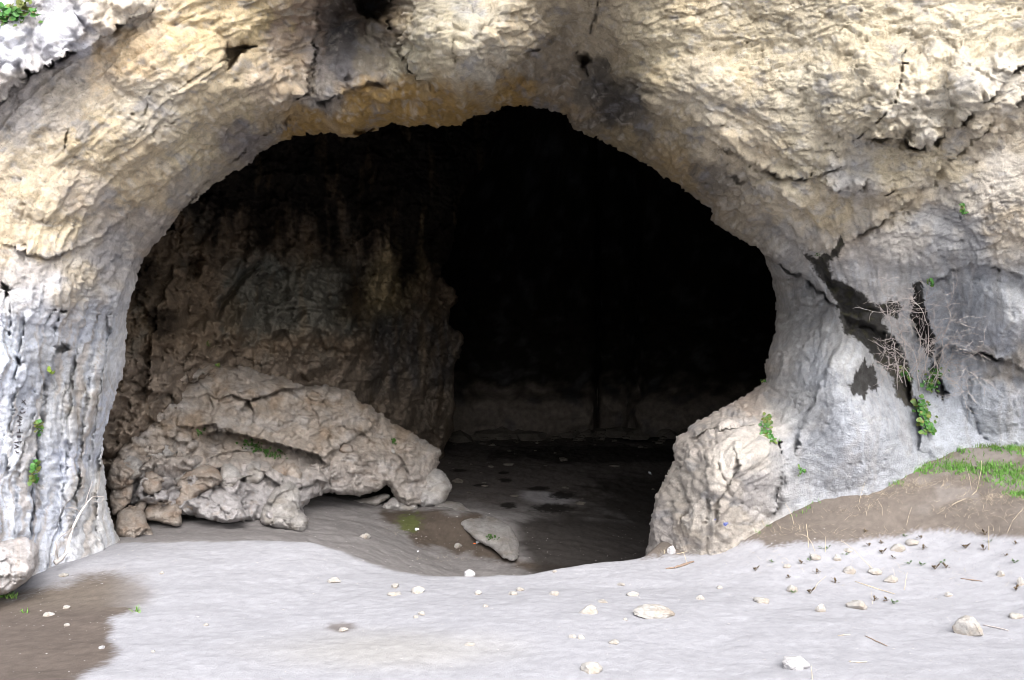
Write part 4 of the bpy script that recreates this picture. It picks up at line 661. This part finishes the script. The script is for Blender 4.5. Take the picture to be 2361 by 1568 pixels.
for i, st in enumerate(stems):
    mb = MB(); P = []
    for k, (x, y) in enumerate(st): P.append(face_pt(x + (i % 7 - 3) * 11 * (1 - k / 3), y - (i % 3) * 9 * (1 - k / 3), .12 + .11 * k + rb.uniform(0, .14)))
    Q = []
    for k in range(len(P) - 1):
        for t in (0, .25, .5, .75): Q.append(P[k].lerp(P[k + 1], t) + Vector((rb.gauss(0, .012), rb.gauss(0, .02), rb.gauss(0, .012))))
    Q.append(P[-1]); m = len(Q); mb.add(tube(Q, [.0048 * (1 - .75 * k / m) for k in range(m)], 5))
    for k in range(2, m):
        for _ in range(1 if rb.random() < .4 else 2):
            d = (Q[k] - Q[k - 1]).normalized() + Vector((rb.gauss(0, .9), rb.gauss(-.25, .5), rb.gauss(.1, .8))); L = rb.uniform(.08, .34) * (1.15 - k / m * .4)
            T = path(Q[k], d, L, 6, .22, rb); mb.add(tube(T, [.0021, .0019, .0017, .0015, .0013, .001, .0008], 4))
            for q in (2, 4):
                if rb.random() < .6:
                    T2 = path(T[q], (T[q] - T[q - 1]) .normalized() + Vector((rb.gauss(0, .8), rb.gauss(-.1, .5), rb.gauss(0, .8))), L * .45, 4, .25, rb); mb.add(tube(T2, [.002, .0018, .0015, .0012, .001], 3))
    mb.build('branch', M_TWIG, bush)
# bare branch leaning on the left buttress
def lift(px, py, Y): return Vector(world(px, py, Y))
Y0 = 7.62
b = hit(126, 1297); br = empty('dead_branch', b); tag(br, 'bare pale branch rising from the ground against the left buttress', 'branch')
pts = [(126,1298,7.55),(143,1288,7.6),(153,1273,7.62),(158.6,1250,7.62),(163,1232,7.62),(170,1214,7.65),(177,1198,7.7),(186,1181,7.75),(195,1168,7.8),(203,1156,7.85),(214,1146,7.9)]
mb = MB(); mb.add(tube([lift(*p) for p in pts], [.024, .021, .017, .015, .014, .013, .012, .011, .009, .0075, .006], 8)); mb.build('stem', M_BRANCH, br)
for pts in ([(214,1146,7.9),(222,1144,7.9),(238,1145,7.9)], [(238,1145,7.9),(238,1152,7.88),(233,1158,7.86),(224,1158,7.86),(216,1155,7.86)], [(170,1216,7.65),(160,1224,7.6),(140,1238,7.55),(131,1252,7.5),(126,1292,7.5)], [(134,1290,7.55),(130,1262,7.52),(127,1248,7.5)], [(186,1181,7.75),(170,1170,7.7),(150,1172,7.68)], [(195,1168,7.8),(203,1140,7.85),(214,1110,7.9)]):
    mb = MB(); mb.add(tube([lift(*p) for p in pts], [.004 - .002 * k / len(pts) for k in range(len(pts))], 5)); mb.build('twig', M_TWIG, br)
def ground_stick(name, pts, r, mat, label, cat, group=None, lift_=.0):
    P = [hit(x, y) + Vector((0, 0, r + lift_)) for x, y in pts]; Q = []
    for k in range(len(P) - 1):
        for t in (0, .33, .66): Q.append(P[k].lerp(P[k + 1], t) + Vector((random.gauss(0, r * .35), random.gauss(0, r * .35), random.gauss(0, r * .15))))
    Q.append(P[-1]); mb = MB(); mb.add(tube(Q, [r * (1 - .45 * abs(2 * k / (len(Q) - 1) - 1)) for k in range(len(Q))], 6)); o = mb.build(name, mat, loc=P[0]); tag(o, label, cat, group); return o
G = 'sticks lying on the ground'
ground_stick('stick', [(1556,1311),(1575,1306),(1600,1298)], .012, M_STICK, 'upper one of two brown weathered sticks near the berm edge', 'stick', G)
ground_stick('stick', [(1535,1314),(1548,1312),(1565,1309)], .008, M_STICK, 'lower shorter one of two brown weathered sticks near the berm edge', 'stick', G)
ground_stick('stick', [(143,1297),(170,1290),(197,1281)], .010, M_BRANCH, 'white stick lying at the foot of the bare branch', 'stick', G)
ground_stick('stick', [(2266,1443),(2295,1448),(2325,1456)], .005, M_TWIG, 'thin pale stick touching the large angular white stone', 'stick', G)
ground_stick('stick', [(1972,1342),(2000,1352),(2030,1362),(2064,1372)], .004, M_STRAW, 'long thin straw across the seedling patch', 'stick', G)
ground_stick('stick', [(2215,1336),(2240,1339),(2264,1342)], .005, M_STICK, 'short dark twig on the right part of the pale slope', 'stick', G)
ground_stick('stick', [(1995,1468),(2020,1480),(2046,1492)], .004, M_STICK, 'grey twig on open dust left of the large angular stone', 'stick', G)
ground_stick('stick', [(1958,1527),(1978,1528),(1998,1528)], .004, M_STRAW, 'yellow straw near the bottom edge right of the oblong stone', 'stick', G)
ground_stick('stick', [(1933,1467),(1960,1465)], .003, M_STRAW, 'short yellow straw above the oblong stone', 'stick', G)
ground_stick('stick', [(1560,1279),(1590,1272),(1612,1268)], .004, M_STRAW, 'thin straw lying along the edge of the dark soil', 'stick', G)
# upright dry stalks, one by one
SK = [(1613,1267,[(1612,1245),(1610,1222)],.006,'straight pale stalk rising beside the foot of the right rock'),(1585,1300,[(1580,1285),(1575,1272)],.004,'short stalk standing over the brown sticks'),(1864,1262,[(1863,1240),(1859,1208)],.006,'thick short pale stalk on the dark soil slope'),(1903,1272,[(1904,1255),(1904,1237)],.005,'small upright stalk on the dark soil line'),
 (2280,1268,[(2280,1240),(2280,1213)],.006,'white upright stalk on the right end of the dark soil line'),(1767,1217,[(1755,1195),(1750,1180),(1745,1165)],.004,'bent stalk close to the grey rock on the dark slope'),(1832,1210,[(1826,1190),(1818,1172),(1810,1160)],.004,'slanting stalk second along the dark slope'),(1800,1185,[(1795,1170),(1788,1158)],.004,'thin stalk first along the dark slope'),
 (1881,1272,[(1872,1252),(1862,1238),(1850,1232),(1836,1231)],.004,'kinked stalk bending left over the dark soil'),(2177,1170,[(2206,1158),(2236,1146),(2252,1132),(2262,1085),(2263,1062)],.006,'tall curved yellow stalk leaning over the right grass'),(1980,1160,[(1985,1140),(1995,1110)],.003,'thin stalk below the grass patch'),(2034,1190,[(2034,1170),(2022,1150)],.003,'thin bent stalk in the middle of the dark slope'),
 (2026,1320,[(1990,1290),(1970,1268),(1940,1246)],.005,'long straw stalk arching over the seedlings'),(2089,1212,[(2095,1190),(2102,1170)],.003,'faint stalk on the dark slope left of the curved stalk'),(2320,1230,[(2335,1200),(2361,1170)],.003,'leaning stalk at the right edge of the dark slope'),(1875,1360,[(1885,1345),(1905,1328)],.004,'pale bent stalk among the lower seedlings'),(1873,1566,[(1872,1550),(1870,1535)],.005,'yellow stalk below the oblong white stone'),(2012,1393,[(2010,1375),(2010,1362)],.003,'thin straw standing in the lower seedlings'),
 (2085,1360,[(2088,1340),(2092,1320)],.005,'fuzzy white stalk near the flat pale stone'),(2241,1130,[(2235,1100),(2228,1075)],.003,'thin stalk inside the straw on the right')]
for x, y, up_, r, lab in SK:
    p = hit(x, y); P = [p - Vector((0, 0, .02))] + [Vector(world(a, b_, p.y + .02 * k)) for k, (a, b_) in enumerate(up_)]; Q = []
    for k in range(len(P) - 1):
        for t in (0, .33, .66): Q.append(P[k].lerp(P[k + 1], t))
    Q.append(P[-1]); mb = MB(); mb.add(tube(Q, [r * .62 * (1 - .6 * k / len(Q)) for k in range(len(Q))], 5)); o = mb.build('dry_stalk', M_STRAW, loc=tuple(p)); tag(o, lab, 'dry stalk', 'dry stalks standing on the slope')

# ------------------------------------------------------------------ leaves
def leaf_disc(c, nrm, r, rnd, n=9, cup=.25):
    nrm = Vector(nrm).normalized(); a = nrm.orthogonal().normalized(); b_ = nrm.cross(a); th0 = rnd.uniform(0, 6.28); V = [c - nrm * r * cup]; Fc = []
    for k in range(n):
        th = th0 + 2 * math.pi * k / n; rr = r * (1 + .10 * math.sin(3 * th + th0) - (.35 if k == 0 else 0)); V.append(c + (a * math.cos(th) + b_ * math.sin(th)) * rr + nrm * rnd.uniform(-.1, .1) * r)
    for k in range(n): Fc.append((0, 1 + k, 1 + (k + 1) % n))
    return V, Fc
def leafy(px_list, size, count, label, mat, spread=(8, 8), at=None, seed=0, off=.06, group='small green plants on the rock'):
    rnd = random.Random(900 + seed); at = at or face_depth; fol = MB(); stm = MB()
    P = np.array(px_list, float); cx, cy = P.mean(0); base = Vector(world(cx, cy, at(cx, cy))); root = empty('leafy_plant', base)
    for i in range(count):
        k = rnd.random() * (len(P) - 1); j = int(k); t = k - j; c = P[j] * (1 - t) + P[min(j + 1, len(P) - 1)] * t
        x = c[0] + rnd.gauss(0, spread[0] * .5); y = c[1] + rnd.gauss(0, spread[1] * .5); Yd = at(x, y); r = size * Yd / F * rnd.uniform(.55, 1.15)
        o = Vector(world(x, y, Yd - off - rnd.uniform(0, .05))); fol.add(leaf_disc(o, (rnd.gauss(0, .5), -1, rnd.gauss(.55, .45)), r, rnd)); w = Vector(world(x + rnd.gauss(0, 3), y + rnd.uniform(2, 6), Yd + .01))
        fol.add(tube([w, (w + o) / 2 + Vector((0, -.01, .006)), o], [.0022, .0018, .0014], 4))
    Qs = [Vector(world(x, y, at(x, y) - .004)) for x, y in [tuple(P[0] + (P[-1] - P[0]) * t + (0, 0)) for t in np.linspace(0, 1, 6)]]; stm.add(tube(Qs, [.004, .004, .0035, .003, .0025, .002], 5))
    fol.build('foliage', mat, root); stm.build('stem', M_LEAF, root); tag(root, label, 'plant', group); return root
leafy([(0,30),(20,45),(38,18),(60,12),(78,32),(15,10),(4,52)], 8.5, 70, 'leafy green clump hanging over the top left corner', M_LEAF, (26, 22), seed=1)
leafy([(2214,462),(2219,478),(2222,495)], 4.2, 22, 'short string of round leaves high on the right rock face', M_LEAF, (8, 5), seed=2)
leafy([(2141,648),(2148,650)], 4.2, 9, 'tiny round leaved tuft in the dark crevice above the dead bush', M_LEAF, (9, 7), seed=3)
leafy([(2150,852),(2156,868),(2146,882),(2150,900)], 5.2, 55, 'round leaved clump at the right foot of the dead bush', M_LEAF, (22, 14), seed=4)
leafy([(2118,925),(2126,940),(2132,960),(2136,980),(2138,998)], 5.4, 90, 'dense trailing green plant in the cleft at the base of the grey rock', M_LEAF, (20, 14), seed=5)
leafy([(2086,850),(2092,866),(2098,880)], 4.2, 26, 'thin green plant at the left foot of the dead bush', M_LEAF, (10, 8), seed=6)
leafy([(1772,956),(1770,972),(1762,992),(1772,1008),(1784,1022)], 4.0, 95, 'green plant running down a crack of the right rock', M_LEAF, (12, 9), seed=7)
leafy([(112,852),(118,862)], 5.0, 6, 'two pale yellow green leaves on the left buttress', M_LEAF2, (7, 9), seed=8)
leafy([(88,972),(92,985),(88,1000)], 4.6, 20, 'small leafy tuft halfway down the crevice of the left buttress', M_LEAF, (12, 9), seed=9)
leafy([(82,1062),(78,1080),(80,1098),(72,1112)], 5.6, 42, 'larger round leaved plant low in the crevice of the left buttress', M_LEAF, (12, 9), seed=10)
leafy([(1883,602-26),(1888,604)], 2.2, 5, 'speck of green in the upper end of the black stain', M_LEAF, (5, 5), seed=11)
leafy([(1758,880),(1762,876)], 2.4, 6, 'speck of green on the lip of the right rock', M_LEAF, (4, 4), seed=12)
leafy([(1848,1078),(1852,1084),(1842,1094)], 3.0, 14, 'brownish green tuft low in the crack of the right rock', M_LEAF, (7, 6), seed=13)
leafy([(502,842),(505,844)], 3.2, 7, 'lone green tuft on the inner cave wall above the outcrop', M_LEAF, (5, 4), at=lambda x, y: min(wall_at(x, y), up_at(x, y)) - .08, seed=14)
leafy([(478,788),(482,800)], 2.6, 6, 'dim green tuft in a crack of the inner cave wall', M_LEAF, (5, 6), at=wall_at, seed=15)
leafy([(560,1018),(585,1026),(610,1040),(640,1050)], 2.8, 80, 'dark green growth along the shelf between the two outcrops', M_MOSS, (24, 9), at=lambda x, y: min(up_at(x, y), lw_at(x, y)) - .03, seed=16)
leafy([(462,995),(466,1002)], 2.8, 12, 'dark green tuft at the left end of the shelf', M_MOSS, (8, 8), at=lambda x, y: min(up_at(x, y), lw_at(x, y)) - .03, seed=17)
leafy([(905,1012),(912,1022)], 2.8, 12, 'dark green tuft between the outcrop and the knobbly blocks', M_MOSS, (7, 7), at=lambda x, y: min(up_at(x, y), lw_at(x, y)) - .03, seed=18)
leafy([(1130,1236),(1145,1248),(1165,1268),(1182,1284)], 2.4, 110, 'green weeds along the foot of the smooth grey slab', M_MOSS, (12, 9), at=lambda x, y: 11.72 + (1280 - y) * .005, seed=19, off=.01)

# ------------------------------------------------------------------ grass, straw: nobody could count the blades
def blades(name, regions, mat, hmin, hmax, lean, seed, wid=.004):
    rnd = random.Random(seed); V = []; Fc = []
    for x0, y0, x1, y1, n, k in regions:
        for _ in range(n):
            t = rnd.random(); x = x0 + (x1 - x0) * t + rnd.gauss(0, k); y = y0 + (y1 - y0) * t + rnd.gauss(0, k * .35)
            if fbm(np.array([x / 22.]), np.array([y / 10.]), 2, 31)[0] < -.12 and rnd.random() < .8: continue
            p = hit(x, y, 5.5, 13); h = rnd.uniform(hmin, hmax); d = Vector((rnd.gauss(0, lean), rnd.gauss(0, lean), 1)).normalized(); w = Vector((rnd.uniform(-1, 1), rnd.uniform(-1, 1), 0)).normalized() * wid
            tip = p + d * h + Vector((rnd.gauss(0, .25), rnd.gauss(0, .25), 0)) * h; mid = p + d * h * .55; o = len(V); V += [p - w, p + w, mid + w * .7, mid - w * .7, tip]; Fc += [(o, o + 1, o + 2, o + 3), (o + 3, o + 2, o + 4)]
    return tag(mesh_obj(name, V, Fc, mat, smooth=False), kind='stuff')
blades('grass', [(1935,1105,2010,1090,220,14),(2000,1082,2060,1068,320,16),(2060,1080,2110,1075,260,18),(2095,1058,2170,1040,260,14),(2030,1105,2070,1118,120,14),(1985,1130,2050,1115,90,10),(2180,1022,2361,1036,500,10),(1890,1128,2130,1045,500,8),(1960,1110,2150,1075,700,20),(2150,1060,2361,1110,500,30),(2290,1075,2420,1120,700,24),(2270,1026,2361,1040,600,16),(2361,1040,2500,1060,300,20),(2260,1080,2361,1090,420,26),(2290,1112,2420,1120,300,22),(2200,1078,2260,1085,260,18),(2170,1068,2220,1090,130,16),(2120,1085,2160,1090,90,12),(2210,1040,2240,1048,80,8),(2330,1140,2390,1142,240,10),(1560,1262,1640,1238,70,6),(1640,1238,1700,1222,110,6),(1730,1212,1800,1180,60,6),(1835,1190,1900,1150,40,8),(0,1375,34,1378,170,7),(-30,1360,10,1372,120,8),(1770,1212,1776,1216,14,4),(1742,1228,1750,1230,12,4),(50,1410,60,1416,14,5),(310,1410,320,1412,14,4)], M_GRASS, .018, .06, .4, 5)
blades('dry_straw', [(1990,1150,2120,1120,420,22),(2100,1120,2260,1110,520,26),(2220,1150,2361,1150,480,26),(1900,1190,2050,1165,160,22),(2160,1180,2361,1190,260,24),(1600,1250,1760,1205,240,8),(1750,1230,1900,1220,120,20),(1900,1235,2300,1225,160,16),(1520,1278,1600,1262,60,5),(1750,1300,2300,1330,120,50),(950,1290,1100,1290,70,10),(870,1220,1000,1240,60,16)], M_STRAW, .02, .09, 2.4, 6, .0012)

# dark little seedlings, each one a plant
def seedling_mesh(k):
    rnd = random.Random(300 + k); mb = MB(); n = rnd.randint(4, 7)
    for i in range(n):
        a = rnd.uniform(0, 6.28); L = rnd.uniform(.028, .06); el = rnd.uniform(.15, 1.0); d = Vector((math.cos(a) * math.cos(el), math.sin(a) * math.cos(el) * .7, math.sin(el))); o = Vector((rnd.gauss(0, .003), rnd.gauss(0, .003), 0)); w = d.cross(Vector((0, 0, 1))).normalized() * L * .28
        s = o + d * L * .45; mb.add(tube([o, s], [.002, .0016], 4)); t = s + d * L; m_ = s + d * L * .5 + Vector((0, 0, L * .08)); mb.add(([s, m_ + w, t, m_ - w, m_ + Vector((0, 0, L * .06))], [(0, 1, 4), (1, 2, 4), (2, 3, 4), (3, 0, 4)]))
    V = np.array(mb.V); o = mesh_obj('seedling', V, mb.F, M_SEED if k % 3 else M_SEEDG, smooth=False); return o
protos = [seedling_mesh(k) for k in range(6)]
SD = [(1780,1298,'farthest left of the seedlings, below the short stalk'),(1742,1316,'low dark seedling left of the other seedlings'),(1848,1302,'seedling left of the pale triangular stone'),(1868,1293,'seedling hugging the left of the pale triangular stone'),(1882,1323,'pair of sprouts below the pale triangular stone'),(1820,1334,'small sprout above the pointed white stone'),(1827,1369,'seedling at the foot of the pointed white stone'),(1868,1369,'sprout right of the pointed white stone'),(1926,1345,'greyish sprout in the middle of the pale slope'),
 (1952,1281,'dark seedling right of the arching straw'),(2031,1255,'dense seedling touching the dark soil line'),(2004,1260,'small sprout just left of the dense seedling'),(2086,1239,'seedling lying on the dark soil line'),(2034,1278,'wide seedling below the dense one'),(2061,1291,'twin leaved seedling below the broad pale stone'),(2096,1302,'round bunched seedling left of a spiky sprout'),(2127,1268,'seedling below the slanting pale stone'),(2124,1243,'sprout right of the slanting pale stone'),(2124,1305,'spiky single sprout beside the bunched seedling'),(2156,1313,'left one of two dots of sprouts'),(2182,1311,'right one of two dots of sprouts'),(2174,1300,'sprout above the two dots'),
 (2015,1387,'reddish seedling under the thin straw'),(2045,1386,'larger straggly seedling beside the reddish one'),(2060,1393,'leaning sprout beside the straggly seedling'),(2226,1266,'seedling left of the white upright stalk'),(2270,1270,'seedling below the white upright stalk'),(2280,1252,'sprout at the base of the white upright stalk'),(2340,1256,'green seedling at the right edge of the slope'),(2320,1284,'sprout below the green seedling'),(2338,1298,'dark sprout above the tall white stone'),(2342,1362,'dark seedling at the foot of the tall white stone'),(2272,1235,'tiny sprout on the dark soil near the white upright stalk'),(1905,1268,'sprout at the foot of the small upright stalk'),(1995,1229,'olive sprout on the dark soil')]
for i, (x, y, lab) in enumerate(SD):
    o = protos[i] if i < 6 else protos[i % 6].copy()
    if i >= 6: COL.objects.link(o)
    o.location = hit(x, y) + Vector((0, 0, .002)); o.rotation_euler = (0, 0, random.uniform(-.6, .6)); s = random.uniform(.6, .95); o.scale = (s, s, s); tag(o, lab, 'seedling', 'brown seedlings on the pale slope')

# ------------------------------------------------------------------ litter and writing
def crumple(name, px, py, w, h, mat, label, cat, seed, depth=None, up=0.):
    p = hit(px, py, 5, 24) if depth is None else Vector(world(px, py, depth)); sc = p.y / F; V, Fc = ICO[3]; V = V.copy(); R = np.random.default_rng(seed)
    for _ in range(14):
        n_ = R.normal(size=3); n_ /= np.linalg.norm(n_); o = R.uniform(.2, .7); d = V @ n_; V = np.where((d > o)[:, None], V - (d - o)[:, None] * n_ * 1.4, V)
    V = V / np.abs(V).max(0) * np.array([w * sc / 2, w * sc / 2.4, h * sc / 2]); o = mesh_obj(name, V, Fc, mat, smooth=False); o.location = p + Vector((0, 0, h * sc * .4 + up)); tag(o, label, cat, 'litter'); return o
crumple('paper_scrap', 961, 1225, 13, 11, M_PAPER, 'crumpled white paper on the dark mound inside', 'litter', 1)
crumple('paper_scrap', 964, 1274, 6, 6, M_PAPER, 'tiny white scrap on the brown slope near the mound', 'litter', 2)
crumple('paper_scrap', 1499, 1094, 9, 8, M_PAPER, 'white scrap far back on the dark cave floor', 'litter', 3)
w_ = crumple('wrapper', 1100, 1254, 18, 8, M_PAPER, 'white and orange snack wrapper near the grey slab', 'litter', 4)
w2 = mesh_obj('torn_end', ICO[3][0] * np.array([.022, .014, .010]) + np.array([-.035, -.012, -.012]), ICO[3][1], M_ORANGE, parent=w_)
crumple('plastic_bag', 1671, 1216, 16, 13, M_BLUE, 'crumpled dark blue plastic bag at the foot of the right rock', 'litter', 5, depth=face_depth(1671, 1216) - .08)
crumple('plastic_scrap', 1650, 1199, 6, 5, M_BLUE, 'small bright blue scrap on the right rock above the bag', 'litter', 6, depth=face_depth(1650, 1199) - .02)
Z = lambda x, y: (x * .14704 + 23.06, y * .14704 + 864.6)
ST_ = [[(180,440),(240,395)],[(195,395),(250,465)],[(165,490),(140,510),(145,560),(180,600),(230,590),(240,560)],[(180,540),(220,530)],[(115,630),(165,655),(210,690),(125,710)],[(150,650),(160,700)],[(120,730),(150,730),(200,775),(120,800)],[(155,745),(155,790)],[(110,905),(195,905)],[(150,850),(145,905)],[(120,955),(165,955),(165,975),(120,975),(120,955)],[(142,955),(142,975)],[(185,970),(195,970)],[(70,1060),(180,1045)],[(120,1050),(125,1078)],[(160,1045),(165,1070)],[(70,1150),(140,1130),(75,1095)],[(110,1110),(110,1140)],[(90,1185),(100,1215),(140,1220)]]
mb = MB()
for st in ST_:
    P = []
    for k in range(len(st) - 1):
        for t in (0, .2, .4, .6, .8): P.append((st[k][0] * (1 - t) + st[k + 1][0] * t, st[k][1] * (1 - t) + st[k + 1][1] * t))
    P.append(st[-1]); mb.add(tube([Vector(world(*Z(*p), face_depth(*Z(*p)) - .004)) for p in P], [.0042] * len(P), 5))
gl = mb.build('rock_writing', M_CHAR, loc=tuple(world(42, 960, face_depth(42, 960)))); tag(gl, 'column of rough dark letters scratched down the left buttress', 'graffiti')
print('things', time.time() - T0)

# ------------------------------------------------------------------ camera, daylight
cam = bpy.data.cameras.new('camera'); cam.sensor_width = 36; cam.lens = 36 * F / 2361; cam.clip_end = 500; cam.clip_start = .05
co = bpy.data.objects.new('camera', cam); COL.objects.link(co); co.location = (0, 0, CAMZ); co.rotation_euler = (math.radians(90), 0, 0); SC.camera = co
to_sun = Vector((.16, -.70, .70)).normalized()
EL = math.asin(to_sun.z); AZ = math.atan2(to_sun.x, to_sun.y)
wld = bpy.data.worlds.new('World'); SC.world = wld; wld.use_nodes = True; nt = wld.node_tree; bg = nt.nodes['Background']
sky = nt.nodes.new('ShaderNodeTexSky'); sky.sky_type = 'NISHITA'; sky.sun_disc = False; sky.sun_elevation = EL; sky.sun_rotation = AZ; sky.dust_density = 4; sky.air_density = 1.0
hs = nt.nodes.new('ShaderNodeHueSaturation'); hs.inputs['Saturation'].default_value = .35
nt.links.new(sky.outputs['Color'], hs.inputs['Color']); nt.links.new(hs.outputs['Color'], bg.inputs['Color']); bg.inputs['Strength'].default_value = .15
sl = bpy.data.lights.new('sun', 'SUN'); sl.energy = .65; sl.angle = math.radians(60); sl.color = (1, .985, .955)
so = bpy.data.objects.new('sun', sl); COL.objects.link(so); so.rotation_euler = (-to_sun).to_track_quat('-Z', 'Y').to_euler()
SC.view_settings.view_transform = 'Standard'; SC.view_settings.look = 'None'; SC.view_settings.exposure = 1.5; SC.view_settings.gamma = 1
SC.render.engine = 'CYCLES'; cy = SC.cycles; cy.use_denoising = True; cy.denoiser = 'OPENIMAGEDENOISE'; cy.denoising_input_passes = 'RGB_ALBEDO_NORMAL'
cy.filter_width = .85; cy.max_bounces = 5; cy.diffuse_bounces = 4; cy.glossy_bounces = 2; cy.caustics_reflective = False; cy.caustics_refractive = False; cy.sample_clamp_indirect = 6
print('done', time.time() - T0)
